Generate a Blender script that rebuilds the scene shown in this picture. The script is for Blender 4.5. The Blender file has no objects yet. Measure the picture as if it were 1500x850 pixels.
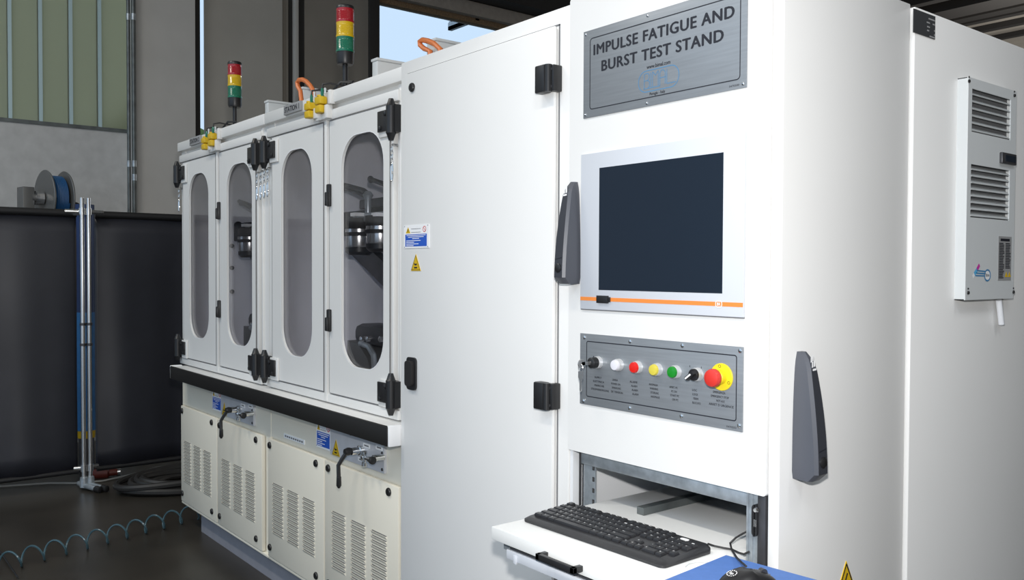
import bpy, bmesh, math, random
from mathutils import Vector, Matrix
random.seed(7)
scene = bpy.context.scene
COL = scene.collection
PI = math.pi

# ------------------------------------------------------------------ camera
FPX = 1280.877; YAW = -0.898901517; PIT = 0.0229984662; ROL = -0.0040080015
CAM = Vector((0.0, -1.476, 1.375))
_f = Vector((math.sin(YAW)*math.cos(PIT), math.cos(YAW)*math.cos(PIT), -math.sin(PIT)))
_r = Vector((math.cos(YAW), -math.sin(YAW), 0)); _d = _f.cross(_r)
_R = math.cos(ROL)*_r + math.sin(ROL)*_d; _D = -math.sin(ROL)*_r + math.cos(ROL)*_d
cd = bpy.data.cameras.new('camera'); cam = bpy.data.objects.new('camera', cd); COL.objects.link(cam)
cd.sensor_fit = 'HORIZONTAL'; cd.sensor_width = 36.0; cd.lens = FPX/1500*36.0; cd.clip_start = 0.02; cd.clip_end = 300
m = Matrix((( _R.x, -_D.x, -_f.x, CAM.x), (_R.y, -_D.y, -_f.y, CAM.y), (_R.z, -_D.z, -_f.z, CAM.z), (0, 0, 0, 1)))
cam.matrix_world = m
scene.camera = cam

# ------------------------------------------------------------------ world and light
w = bpy.data.worlds.new('sky'); scene.world = w; w.use_nodes = True
bg = w.node_tree.nodes['Background']; bg.inputs['Color'].default_value = (0.60, 0.785, 1.0, 1); bg.inputs['Strength'].default_value = 1.0
fl = bpy.data.lights.new('camera_flash', 'POINT'); fl.energy = 155; fl.color = (1.0, 0.985, 0.97); fl.shadow_soft_size = 0.03
flo = bpy.data.objects.new('camera_flash', fl); flo.location = (-0.05, -1.44, 1.53); COL.objects.link(flo)
for k, (lx_, ly_) in enumerate(((-4.6, -2.6), (-1.4, -2.6), (1.8, -2.6), (1.8, 0.6))):      # unseen area lights added under the hall roof as ambient fill
    al = bpy.data.lights.new('hall_fill', 'AREA'); al.shape = 'RECTANGLE'; al.size = 1.5; al.size_y = 0.3; al.energy = (66, 66, 54, 46)[k]; al.color = ((1.0, 0.92, 0.80), (1.0, 0.92, 0.80), (0.96, 0.98, 1.0), (0.96, 0.98, 1.0))[k]
    ao = bpy.data.objects.new('hall_fill', al); ao.location = (lx_, ly_, 5.1); COL.objects.link(ao)
for k, (lx_, ly_) in enumerate(((-5.2, 12.0), (-5.0, 17.5))):      # unseen point lights added deep in the hall to brighten the roof
    pl_ = bpy.data.lights.new('roof_fill', 'POINT'); pl_.energy = 170; pl_.color = (1.0, 0.93, 0.84); pl_.shadow_soft_size = 0.15
    po = bpy.data.objects.new('roof_fill', pl_); po.location = (lx_, ly_, 3.6); COL.objects.link(po)
vs = scene.view_settings
vs.view_transform = 'Standard'; vs.look = 'None'; vs.gamma = 1.0; vs.use_curve_mapping = False
vs.exposure = 0.0

# ------------------------------------------------------------------ pixel -> point on a real plane
def _ray(px, py): return _R*((px-750)/FPX) + _D*((py-425)/FPX) + _f
def at_y(px, py, Y=0.0): d = _ray(px, py); return CAM + d*((Y-CAM.y)/d.y)
def at_x(px, py, X): d = _ray(px, py); return CAM + d*((X-CAM.x)/d.x)
def at_z(px, py, Z=0.0): d = _ray(px, py); return CAM + d*((Z-CAM.z)/d.z)

# ------------------------------------------------------------------ materials
MAT = {}
def mat(name, col, rough=0.5, metal=0.0, noise=0.0, nscale=20.0, bump=0.0, bscale=400.0, spec=0.5, coat=0.0, stretch=None, emit=None):
    mt = bpy.data.materials.new(name); mt.use_nodes = True
    nt = mt.node_tree; b = nt.nodes['Principled BSDF']
    b.inputs['Base Color'].default_value = (*col, 1); b.inputs['Roughness'].default_value = rough
    b.inputs['Metallic'].default_value = metal; b.inputs['Specular IOR Level'].default_value = spec
    if coat: b.inputs['Coat Weight'].default_value = coat
    tc = nt.nodes.new('ShaderNodeTexCoord')
    src = tc.outputs['Object']
    if stretch:
        mp = nt.nodes.new('ShaderNodeMapping'); mp.inputs['Scale'].default_value = stretch
        nt.links.new(src, mp.inputs['Vector']); src = mp.outputs['Vector']
    if noise:
        n = nt.nodes.new('ShaderNodeTexNoise'); n.inputs['Scale'].default_value = nscale; n.inputs['Detail'].default_value = 5
        nt.links.new(src, n.inputs['Vector'])
        r = nt.nodes.new('ShaderNodeValToRGB')
        lo = [max(0, c*(1-noise)) for c in col]; hi = [min(1, c*(1+noise)) for c in col]
        r.color_ramp.elements[0].position = 0.3; r.color_ramp.elements[0].color = (*lo, 1)
        r.color_ramp.elements[1].position = 0.7; r.color_ramp.elements[1].color = (*hi, 1)
        nt.links.new(n.outputs['Fac'], r.inputs['Fac']); nt.links.new(r.outputs['Color'], b.inputs['Base Color'])
    if bump:
        n2 = nt.nodes.new('ShaderNodeTexNoise'); n2.inputs['Scale'].default_value = bscale; n2.inputs['Detail'].default_value = 2
        nt.links.new(src, n2.inputs['Vector'])
        bp = nt.nodes.new('ShaderNodeBump'); bp.inputs['Strength'].default_value = bump; bp.inputs['Distance'].default_value = 0.002
        nt.links.new(n2.outputs['Fac'], bp.inputs['Height']); nt.links.new(bp.outputs['Normal'], b.inputs['Normal'])
    if emit:
        b.inputs['Emission Color'].default_value = (*emit[:3], 1); b.inputs['Emission Strength'].default_value = emit[3]
    MAT[name] = mt; return mt
mat('paint_white', (0.775, 0.768, 0.750), 0.42, noise=0.012, nscale=3, bump=0.06, bscale=260)
mat('paint_station', (0.745, 0.735, 0.71), 0.40, noise=0.015, nscale=3, bump=0.06, bscale=260)
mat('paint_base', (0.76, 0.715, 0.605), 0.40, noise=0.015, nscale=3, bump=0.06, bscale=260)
mat('paint_grey', (0.25, 0.255, 0.29), 0.5, noise=0.05)
mat('inner_white', (0.78, 0.79, 0.80), 0.35)
mat('chamber_steel', (0.78, 0.77, 0.80), 0.45, 0.25, noise=0.22, nscale=4, stretch=(1, 1, 0.35))
mat('black_plastic', (0.014, 0.014, 0.015), 0.38)
mat('black_matt', (0.012, 0.011, 0.011), 0.65, noise=0.15, nscale=8)
mat('rail_black', (0.010, 0.009, 0.008), 0.5)
mat('handle_grey', (0.075, 0.08, 0.095), 0.42, bump=0.08, bscale=900)
mat('handle_dark', (0.035, 0.037, 0.045), 0.4)
mat('brushed', (0.26, 0.28, 0.30), 0.42, 0.35, noise=0.07, nscale=30, stretch=(0.3, 1, 6))
mat('galvanised', (0.42, 0.46, 0.49), 0.36, 0.6, noise=0.22, nscale=35)
mat('steel', (0.62, 0.62, 0.62), 0.24, 0.9)
mat('bright_ring', (0.80, 0.80, 0.80), 0.28, 0.55)
mat('valve_metal', (0.56, 0.57, 0.60), 0.4, 0.15, noise=0.04)
mat('chrome', (0.78, 0.78, 0.78), 0.12, 1.0)
mat('dark_steel', (0.07, 0.07, 0.075), 0.4, 0.5, noise=0.2)
mat('bezel', (0.60, 0.625, 0.67), 0.35)
mat('screen', (0.011, 0.018, 0.030), 0.12, spec=0.35)
mat('orange', (0.80, 0.25, 0.05), 0.45)
mat('orange_cable', (0.70, 0.20, 0.06), 0.45)
mat('ink', (0.012, 0.013, 0.02), 0.5)
mat('ink_blue', (0.06, 0.22, 0.42), 0.5)
mat('print_white', (0.85, 0.85, 0.85), 0.5)
mat('sign_blue', (0.02, 0.10, 0.50), 0.4)
mat('yellow', (0.66, 0.43, 0.01), 0.42)
mat('estop_yellow', (0.85, 0.66, 0.02), 0.45)
mat('estop_red', (0.62, 0.035, 0.025), 0.38)
mat('lens_white', (0.72, 0.71, 0.76), 0.25)
mat('lens_red', (0.70, 0.015, 0.01), 0.2, coat=0.5)
mat('lens_yellow', (0.66, 0.56, 0.07), 0.2, coat=0.5)
mat('lens_green', (0.01, 0.24, 0.02), 0.2, coat=0.5)
mat('stack_red', (0.34, 0.012, 0.02), 0.22, coat=0.4)
mat('stack_yellow', (0.62, 0.40, 0.01), 0.22, coat=0.4)
mat('stack_green', (0.01, 0.15, 0.085), 0.22, coat=0.4)
mat('grey_plate', (0.30, 0.30, 0.30), 0.5)
mat('box_white', (0.62, 0.64, 0.64), 0.5)
mat('tray_white', (0.82, 0.82, 0.80), 0.4)
mat('pad_blue', (0.085, 0.19, 0.50), 0.6, noise=0.05, nscale=60)
mat('key_black', (0.022, 0.022, 0.024), 0.35)
mat('cable_black', (0.02, 0.02, 0.021), 0.5)
mat('plate_dark', (0.045, 0.047, 0.05), 0.45)
mat('floor', (0.040, 0.035, 0.028), 0.33, noise=0.35, nscale=2.2, bump=0.05, bscale=40)
mat('ground', (0.16, 0.16, 0.15), 0.9, noise=0.2)
mat('plaster', (0.50, 0.50, 0.49), 0.85, noise=0.08, nscale=12, bump=0.3, bscale=60)
mat('column', (0.52, 0.505, 0.475), 0.85, noise=0.04, nscale=4)
mat('door_brown', (0.42, 0.40, 0.36), 0.7, noise=0.05, nscale=3)
mat('door_dark', (0.26, 0.235, 0.20), 0.7, noise=0.06, nscale=3)
mat('door_edge', (0.03, 0.028, 0.026), 0.7)
mat('seal_grey', (0.50, 0.49, 0.46), 0.7)
mat('lintel', (0.34, 0.30, 0.26), 0.7, noise=0.1)
mat('brush', (0.20, 0.13, 0.07), 0.9, noise=0.3, nscale=60)
mat('roof', (0.36, 0.34, 0.31), 0.8, noise=0.1, nscale=3)
mat('beam_dark', (0.018, 0.017, 0.017), 0.7)
mat('curtain', (0.022, 0.023, 0.030), 0.42, noise=0.1, nscale=6)
mat('curtain_hem', (0.008, 0.008, 0.009), 0.6)
mat('cyl_blue', (0.02, 0.16, 0.42), 0.45, noise=0.1)
mat('cyl_navy', (0.006, 0.03, 0.12), 0.45)
mat('hose_blue', (0.012, 0.08, 0.22), 0.45)
mat('hose_black', (0.020, 0.019, 0.018), 0.55)
mat('spiral', (0.05, 0.10, 0.12), 0.25)
mat('cord_grey', (0.30, 0.30, 0.28), 0.6)
mat('fitting_red', (0.12, 0.02, 0.012), 0.5)
mat('reel_grey', (0.16, 0.16, 0.155), 0.45, 0.4)
mat('pipe', (0.13, 0.145, 0.145), 0.45, 0.5, noise=0.25, nscale=14)
mat('magenta', (0.55, 0.03, 0.35), 0.5)
mat('sky_ink', (0.10, 0.42, 0.70), 0.5)
mat('red_ink', (0.60, 0.03, 0.03), 0.5)
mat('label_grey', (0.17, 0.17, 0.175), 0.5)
mat('leaf', (0.10, 0.16, 0.03), 0.8, noise=0.4, nscale=3)
mat('mullion', (0.46, 0.60, 0.63), 0.4)
mat('tube_clear', (0.75, 0.76, 0.78), 0.15)

def glass(name, tint, gl=0.08):
    mt = bpy.data.materials.new(name); mt.use_nodes = True; nt = mt.node_tree; nt.nodes.clear()
    o = nt.nodes.new('ShaderNodeOutputMaterial'); t = nt.nodes.new('ShaderNodeBsdfTransparent'); g = nt.nodes.new('ShaderNodeBsdfGlossy')
    mx = nt.nodes.new('ShaderNodeMixShader'); fr = nt.nodes.new('ShaderNodeMath'); fr.operation = 'POWER'; lw_ = nt.nodes.new('ShaderNodeLayerWeight'); lw_.inputs['Blend'].default_value = 0.5; fr.inputs[1].default_value = 4.0; nt.links.new(lw_.outputs['Facing'], fr.inputs[0])
    t.inputs['Color'].default_value = (*tint, 1); g.inputs['Roughness'].default_value = 0.05; g.inputs['Color'].default_value = (0.9, 0.9, 0.9, 1)
    nt.links.new(fr.outputs[0], mx.inputs[0]); nt.links.new(t.outputs[0], mx.inputs[1]); nt.links.new(g.outputs[0], mx.inputs[2]); nt.links.new(mx.outputs[0], o.inputs[0])
    MAT[name] = mt
glass('pane', (0.92, 0.92, 0.93))
def frosted(name):
    mt = bpy.data.materials.new(name); mt.use_nodes = True; nt = mt.node_tree; nt.nodes.clear()
    o = nt.nodes.new('ShaderNodeOutputMaterial'); a = nt.nodes.new('ShaderNodeBsdfTranslucent'); d = nt.nodes.new('ShaderNodeBsdfDiffuse')
    r = nt.nodes.new('ShaderNodeBsdfRefraction'); r.inputs['IOR'].default_value = 1.02; r.inputs['Roughness'].default_value = 0.95
    r.inputs['Color'].default_value = (0.74, 0.72, 0.56, 1)
    a.inputs['Color'].default_value = (0.62, 0.60, 0.40, 1); d.inputs['Color'].default_value = (0.33, 0.33, 0.28, 1)
    tc = nt.nodes.new('ShaderNodeTexCoord'); n = nt.nodes.new('ShaderNodeTexNoise'); n.inputs['Scale'].default_value = 14
    nt.links.new(tc.outputs['Object'], n.inputs['Vector'])
    bp = nt.nodes.new('ShaderNodeBump'); bp.inputs['Strength'].default_value = 0.15; nt.links.new(n.outputs['Fac'], bp.inputs['Height'])
    for s in (a, d, r): nt.links.new(bp.outputs[0], s.inputs['Normal'])
    m1 = nt.nodes.new('ShaderNodeMixShader'); m1.inputs[0].default_value = 0.5
    m2 = nt.nodes.new('ShaderNodeMixShader'); m2.inputs[0].default_value = 0.4
    nt.links.new(a.outputs[0], m1.inputs[1]); nt.links.new(d.outputs[0], m1.inputs[2])
    nt.links.new(m1.outputs[0], m2.inputs[1]); nt.links.new(r.outputs[0], m2.inputs[2]); nt.links.new(m2.outputs[0], o.inputs[0])
    MAT[name] = mt
frosted('frosted')

# ------------------------------------------------------------------ mesh builder
def V(*a): return Vector(a)
class MB:
    def __init__(s): s.v = []; s.f = []
    def add(s, vs, fs):
        o = len(s.v); s.v += [Vector(p) for p in vs]; s.f += [tuple(i+o for i in f) for f in fs]; return s
    def box(s, x0, x1, y0, y1, z0, z1, b=0.0):
        if x0 > x1: x0, x1 = x1, x0
        if y0 > y1: y0, y1 = y1, y0
        if z0 > z1: z0, z1 = z1, z0
        b = min(b, (x1-x0)*.49, (y1-y0)*.49, (z1-z0)*.49)
        if b <= 0:
            return s.add([(x, y, z) for x in (x0, x1) for y in (y0, y1) for z in (z0, z1)],
                  [(0,1,3,2), (4,6,7,5), (0,4,5,1), (2,3,7,6), (0,2,6,4), (1,5,7,3)])
        bm = bmesh.new(); bmesh.ops.create_cube(bm, size=1)
        for v in bm.verts: v.co = V(x0+(v.co.x+.5)*(x1-x0), y0+(v.co.y+.5)*(y1-y0), z0+(v.co.z+.5)*(z1-z0))
        bmesh.ops.bevel(bm, geom=bm.edges[:], offset=b, segments=2, affect='EDGES', profile=0.5)
        return s.bm(bm)
    def bm(s, bm):
        bm.verts.index_update(); s.add([v.co.copy() for v in bm.verts], [tuple(v.index for v in f.verts) for f in bm.faces]); bm.free(); return s
    def prism(s, pts, a, b, axis='y'):          # polygon in the two other axes, extruded a..b along axis
        def mk(p, t):
            return {'x': (t, p[0], p[1]), 'y': (p[0], t, p[1]), 'z': (p[0], p[1], t)}[axis]
        n = len(pts)
        return s.add([mk(p, a) for p in pts]+[mk(p, b) for p in pts],
              [tuple(range(n))[::-1], tuple(range(n, 2*n))]+[(i, (i+1) % n, n+(i+1) % n, n+i) for i in range(n)])
    def lathe(s, c, axis, prof, n=20):         # prof: (distance along axis, radius)
        c = Vector(c); a = Vector(axis).normalized(); u = a.orthogonal().normalized(); w_ = a.cross(u)
        vs = []; fs = []
        for (t, r) in prof:
            for k in range(n):
                q = 2*PI*k/n; vs.append(c+a*t+(u*math.cos(q)+w_*math.sin(q))*max(r, 1e-5))
        for i in range(len(prof)-1):
            for k in range(n): fs.append((i*n+k, i*n+(k+1) % n, (i+1)*n+(k+1) % n, (i+1)*n+k))
        fs.append(tuple(range(n))[::-1]); fs.append(tuple((len(prof)-1)*n+k for k in range(n)))
        return s.add(vs, fs)
    def cyl(s, p, q, r, n=16, r2=None):
        p = Vector(p); q = Vector(q); return s.lathe(p, q-p, [(0, r), ((q-p).length, r if r2 is None else r2)], n)
    def tube(s, pts, r, n=8, closed=False):
        pts = [Vector(p) for p in pts]; N = len(pts); vs = []; fs = []; u = None
        for i, p in enumerate(pts):
            a = (pts[(i+1) % N]-pts[i-1]) if closed else (pts[min(i+1, N-1)]-pts[max(i-1, 0)])
            a.normalize()
            if u is None: u = a.orthogonal().normalized()
            u = (u-a*u.dot(a)); u = u.normalized() if u.length > 1e-6 else a.orthogonal().normalized()
            w_ = a.cross(u)
            for k in range(n): q = 2*PI*k/n; vs.append(p+(u*math.cos(q)+w_*math.sin(q))*r)
        for i in range(N if closed else N-1):
            j = (i+1) % N
            for k in range(n): fs.append((i*n+k, i*n+(k+1) % n, j*n+(k+1) % n, j*n+k))
        if not closed: fs.append(tuple(range(n))[::-1]); fs.append(tuple((N-1)*n+k for k in range(n)))
        return s.add(vs, fs)
    def mesh(s, name, base=(0, 0, 0), smooth=None):
        b = Vector(base); me = bpy.data.meshes.new(name)
        me.from_pydata([tuple(v-b) for v in s.v], [], s.f); me.update()
        bm = bmesh.new(); bm.from_mesh(me); bmesh.ops.recalc_face_normals(bm, faces=bm.faces[:]); bm.to_mesh(me); bm.free()
        if smooth:
            for p in me.polygons: p.use_smooth = True
            try: me.set_sharp_from_angle(angle=math.radians(smooth))
            except Exception: pass
        return me
    def build(s, name, m, root=None, sub=None, smooth=40):
        base = BASE.get(root.name, V(0, 0, 0)) if root else V(0, 0, 0)
        me = s.mesh(name, base, smooth); me.materials.append(MAT[m])
        o = bpy.data.objects.new(name, me); COL.objects.link(o)
        if root: o.parent = sub or root
        return o
BASE = {}
def tag(o, label=None, cat=None, group=None, kind=None):
    if label: o['label'] = label
    if cat: o['category'] = cat
    if group: o['group'] = group
    if kind: o['kind'] = kind
    return o
def thing(name, loc, label, cat, group=None):
    o = bpy.data.objects.new(name, None); o.empty_display_size = 0.05; COL.objects.link(o); o.location = loc
    BASE[o.name] = Vector(loc); return tag(o, label, cat, group)
def struct(name, mb, m, label=None):
    o = mb.build(name, m); o['kind'] = 'structure'
    if label: o['label'] = label
    return o
def copy_tree(o, parent=None):
    c = o.copy(); COL.objects.link(c); c.parent = parent
    for ch in [x for x in bpy.data.objects if x.parent == o]: copy_tree(ch, c)
    return c
def piece(name, me, root, loc, sub=None, rot=None):     # alike pieces share mesh data
    o = bpy.data.objects.new(name, me); COL.objects.link(o); o.parent = sub or root
    o.location = Vector(loc)-BASE[root.name]
    if rot: o.rotation_euler = rot
    return o
def relabel(o, label): o['label'] = label; return o

# flat print: text fitted to a box on a plane, u and v axes
_tc = {}
def text_tris(s, bold=0.0, spacing=1.0):
    key = (s, bold, spacing)
    if key in _tc: return _tc[key]
    c = bpy.data.curves.new('t', 'FONT'); c.body = s; c.size = 1; c.offset = bold; c.resolution_u = 3; c.space_character = spacing
    o = bpy.data.objects.new('t', c); COL.objects.link(o)
    dg = bpy.context.evaluated_depsgraph_get(); dg.update(); me = bpy.data.meshes.new_from_object(o.evaluated_get(dg))
    vs = [v.co.copy() for v in me.vertices]; fs = [tuple(p.vertices) for p in me.polygons]
    bpy.data.objects.remove(o); bpy.data.curves.remove(c); bpy.data.meshes.remove(me)
    _tc[key] = (vs, fs); return vs, fs
def put_text(mb, s, o, u, v, width=None, height=None, bold=0.0, align='C', spacing=1.0, heavy=0.0):
    vs, fs = text_tris(s, bold, spacing)
    if not vs: return
    x0 = min(p.x for p in vs); x1 = max(p.x for p in vs); y0 = min(p.y for p in vs); y1 = max(p.y for p in vs)
    sy = height/(y1-y0) if height else None; sx = width/(x1-x0) if width else None
    sx = sx or sy; sy = sy or sx
    off = {'C': (x0+x1)/2, 'L': x0, 'R': x1}[align]
    o = Vector(o); u = Vector(u); v = Vector(v)
    nv = u.cross(v)*2e-5
    for k, (ex, ey) in enumerate(((0, 0), (heavy, 0), (-heavy, 0), (0, heavy*.5), (0, -heavy*.5)) if heavy else ((0, 0),)):
        mb.add([o+u*((p.x-off+ex)*sx)+v*((p.y-y0+ey)*sy)+nv*k for p in vs], fs)
UX = V(1, 0, 0); UZ = V(0, 0, 1); UY = V(0, 1, 0)
def rrect(x0, x1, z0, z1, r, n=8):
    pts = []
    for cx, cz, a0 in ((x1-r, z1-r, 0), (x0+r, z1-r, PI/2), (x0+r, z0+r, PI), (x1-r, z0+r, 1.5*PI)):
        for k in range(n+1): a = a0+PI/2*k/n; pts.append((cx+r*math.cos(a), cz+r*math.sin(a)))
    return pts
def outline(mb, pts, wd, y):                   # closed thin line printed on a y-plane
    n = len(pts); P = [Vector((p[0], 0, p[1])) for p in pts]; vs = []
    for i in range(n):
        a = (P[(i+1) % n]-P[i-1]); a.normalize(); nr = V(-a.z, 0, a.x)
        vs += [P[i]+nr*wd/2+V(0, y, 0), P[i]-nr*wd/2+V(0, y, 0)]
    mb.add(vs, [(2*i, 2*i+1, 2*((i+1) % n)+1, 2*((i+1) % n)) for i in range(n)])
def stroke(mb, pts, wd, y):
    for i in range(len(pts)-1):
        a = V(pts[i][0], 0, pts[i][1]); b = V(pts[i+1][0], 0, pts[i+1][1]); d = (b-a).normalized(); nr = V(-d.z, 0, d.x)*wd/2
        mb.add([a+nr+V(0, y, 0), a-nr+V(0, y, 0), b-nr+V(0, y, 0), b+nr+V(0, y, 0)], [(0, 1, 2, 3)])

# ================================================================== SETTING
XW = -7.5                                     # wall with the glazing and the big sliding door
mb = MB(); mb.box(XW-0.3, 7, -9, 26, -0.2, 0); struct('floor', mb, 'floor', 'dark brown polished concrete floor')
mb = MB(); mb.box(-60, XW-0.3, -40, 60, -0.3, -0.06); struct('ground', mb, 'ground', 'paved yard outside the sliding door')
gz = at_x(90, 183, XW).z                     # sill of the glazing
yc0 = at_x(188, 100, XW).y; yc1 = at_x(279, 100, XW).y; ys0 = at_x(291.5, 100, XW).y; ys1 = at_x(300, 100, XW).y
yp = at_x(425, 60, XW).y; yq = at_x(441, 60, XW).y; ye = at_x(559, 40, XW).y
ZL = at_x(640, 24, XW).z+.085                      # underside of the lintel
ROOF = 5.4
mb = MB(); mb.box(XW-0.25, XW, -9, yc0, 0, gz); mb.box(XW-0.25, XW, -9, yc0, 4.6, ROOF); mb.box(XW-0.25, XW, -9, -4, gz, 4.6)
struct('wall_left', mb, 'plaster', 'pale rough plaster wall below the glazing')
mb = MB(); mb.box(XW-0.05, XW+0.12, yc0, yc1, 0, ROOF); struct('column', mb, 'column', 'grey concrete column beside the sliding door')
mb = MB(); mb.box(XW+0.0, XW+0.03, yc1, ys0, 0, ROOF); struct('trim_1', mb, 'door_edge', 'dark door jamb beside the column')
# glazing: translucent planks between slim mullions
edges = [-4.0, -3.3, -2.6, -1.9]
edges = [at_x(-220, 100, XW).y, at_x(-160, 100, XW).y, at_x(-95, 100, XW).y, at_x(-38, 100, XW).y] + [at_x(px, 100, XW).y for px in (15.5, 60.5, 105, 147.5, 187.5)]
mb = MB(); mb.box(XW-0.12, XW+0.01, edges[0]-.03, edges[-1], gz-0.015, gz+0.012)
win = struct('window_1', mb, 'pipe', 'tall translucent glazing of upright frosted planks'); BASE[win.name] = V(0, 0, 0)
for i in range(len(edges)-1):
    p = MB(); p.box(XW-0.09, XW-0.04, edges[i]+.012, edges[i+1]-.012 if i < len(edges)-2 else edges[i+1]+.12, gz+0.012, 4.6); p.build('pane', 'frosted', win)
    if i: q = MB(); q.box(XW-0.085, XW-0.02, edges[i]-.012, edges[i]+.012, gz+0.012, 4.6); q.build('mullion', 'mullion', win)
mb = MB(); mb.box(XW-0.25, XW, -4, edges[0]-.03, gz, 4.6); struct('wall_left_end', mb, 'plaster', 'plaster wall beyond the glazing')
# sliding door leaves
d1 = thing('sliding_door', (XW-0.1, ys1, 0), 'grey-brown sliding door leaf next to the narrow strip of sky', 'door')
d1['kind'] = 'structure'; 
mb = MB(); mb.box(XW-0.09, XW-0.02, ys1+.09, yp-.07, 0, 4.9); mb.box(XW-.025, XW-.01, ys1, yp-.07, 0, 4.9); mb.build('leaf', 'door_brown', d1)
mb = MB(); mb.box(XW-0.15, XW-0.03, yp-.07, yp-.03, 0, 4.9, .01); mb.box(XW-0.15, XW-0.04, yp-.03, yp+0.0, 0, 4.9); mb.build('edge_profile', 'door_dark', d1)
mb = MB(); mb.box(XW-0.16, XW-0.06, yp, yp+.05, 0, 4.9); mb.build('rubber_seal', 'door_edge', d1)
d2 = thing('sliding_door', (XW-0.1, yq, 0), 'dark brown sliding door leaf beside the open sky', 'door'); d2['kind'] = 'structure'
mb = MB(); mb.box(XW-0.15, XW-0.02, yp+.05, yq-.01, 0, 4.9, .01); mb.build('edge_profile', 'seal_grey', d2)
mb = MB(); mb.box(XW-0.14, XW-0.06, yq-.01, yq+.06, 0, 4.9); mb.build('rubber_seal', 'door_edge', d2)
mb = MB(); mb.box(XW-0.16, XW-0.05, yq+.06, ye-.12, 0, 4.9); mb.build('leaf', 'door_dark', d2)
mb = MB(); mb.box(XW-0.16, XW-0.03, ye-.12, ye, 0, 4.9, .01); mb.build('frame_edge', 'door_edge', d2)
# lintel and door track
mb = MB(); mb.box(XW-0.30, XW-0.17, ys0, 26, ZL, ZL+.16); mb.box(XW-0.17, XW-.02, ye, 26, ZL+.02, ZL+.16); struct('trim_2', mb, 'lintel', 'brown steel lintel above the door opening')
mb = MB(); mb.box(XW-0.16, XW-0.10, ye, 26, ZL-.035, ZL+.02); struct('trim_3', mb, 'brush', 'brown brush strip under the lintel')
mb = MB(); mb.box(XW-0.02, XW+0.22, ys0, 26, ZL+.16, ZL+.34); mb.box(XW+.10, XW+.26, ys0, 26, ZL+.40, ZL+.50); struct('trim_4', mb, 'beam_dark', 'black door track running along the lintel')
mb = MB(); mb.box(XW-0.3, XW, ys0, 26, ZL+.16, ROOF); struct('wall_left_upper', mb, 'roof', 'dark wall above the sliding door')
pb = at_x(661, 38, XW-.6)
br = MB(); br.box(XW-.62, XW-.58, pb.y-.02, pb.y+.02, pb.z-.02, ZL+.1); br.box(XW-.62, XW-.10, pb.y-.03, pb.y+.02, pb.z-.05, pb.z-.01); br.box(XW-.62, XW-.10, pb.y-.03, pb.y-.02, pb.z-.05, pb.z+.03)
tag(br.build('track_bracket', 'galvanised'), 'grey angle bracket hanging against the sky below the lintel', 'bracket')
# roof, back and right walls of the hall
mb = MB(); mb.box(XW-0.3, 7, -2.6, 26, ROOF, ROOF+.15); struct('ceiling', mb, 'roof', 'dark sheet roof of the hall')
mb = MB(); mb.box(XW-0.3, 7, 25.8, 26, 0, ROOF); struct('wall_back', mb, 'roof', 'dark back wall of the hall')
mb = MB(); mb.box(6.8, 7, -9, 26, 0, ROOF); struct('wall_right', mb, 'roof', 'dark right wall of the hall')
for (px, py, wd, dp_) in ((1420, 15, .50, .22), (1420, 28.5, .24, .12), (1420, 36, .14, .10), (1466, 41.5, .14, .09), (1480, 55, .12, .08), (1440, -14, .16, .2)):
    y = at_z(px, py, ROOF-dp_).y
    b = MB(); b.box(XW, 6.8, y-wd/2, y+wd/2, ROOF-dp_, ROOF)
    tag(b.build('roof_beam', 'beam_dark'), None, None, None, 'structure')
# things beyond the glazing
for k, (y, s) in enumerate(((-1.6, 1.2), (-.2, 1.5), (1.2, 1.0))):
    bm = bmesh.new(); bmesh.ops.create_icosphere(bm, subdivisions=3, radius=1)
    for v in bm.verts: v.co = v.co*(1+random.uniform(-.12, .12))
    for v in bm.verts: v.co = V(-14+v.co.x*1.1, y*2.6-.5+v.co.y*1.6, 1.7+v.co.z*(1.75+.2*k))
    b = MB().bm(bm); hz = tag(b.build('shrub', 'leaf'), ['green shrub seen blurred through the left panes', 'green shrub seen blurred through the middle panes', 'green shrub seen blurred through the right panes'][k], 'shrub', 'shrubs behind the glazing')
# conduit pipes on the wall
for k, (px, r) in enumerate(((188.2, .014), (195.8, .017))):
    p = at_x(px, 100, XW+.16)
    t = thing('conduit_pipe', (XW+.16, p.y, 0), ['thinner grey conduit pipe on the wall next to the panes', 'thicker grey conduit pipe next to the concrete column'][k], 'pipe', 'conduits on the wall')
    MB().cyl((XW+.16, p.y, .3), (XW+.16, p.y, ROOF), r, 14).build('tube', 'pipe', t)
    for py in ((25, 240, 260) if k else (240, 25)):
        z = at_x(px, py, XW+.16).z; MB().cyl((XW+.16, p.y, z-.025), (XW+.16, p.y, z+.025), r+.002, 14).build("clamp", "galvanised", t)

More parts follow.
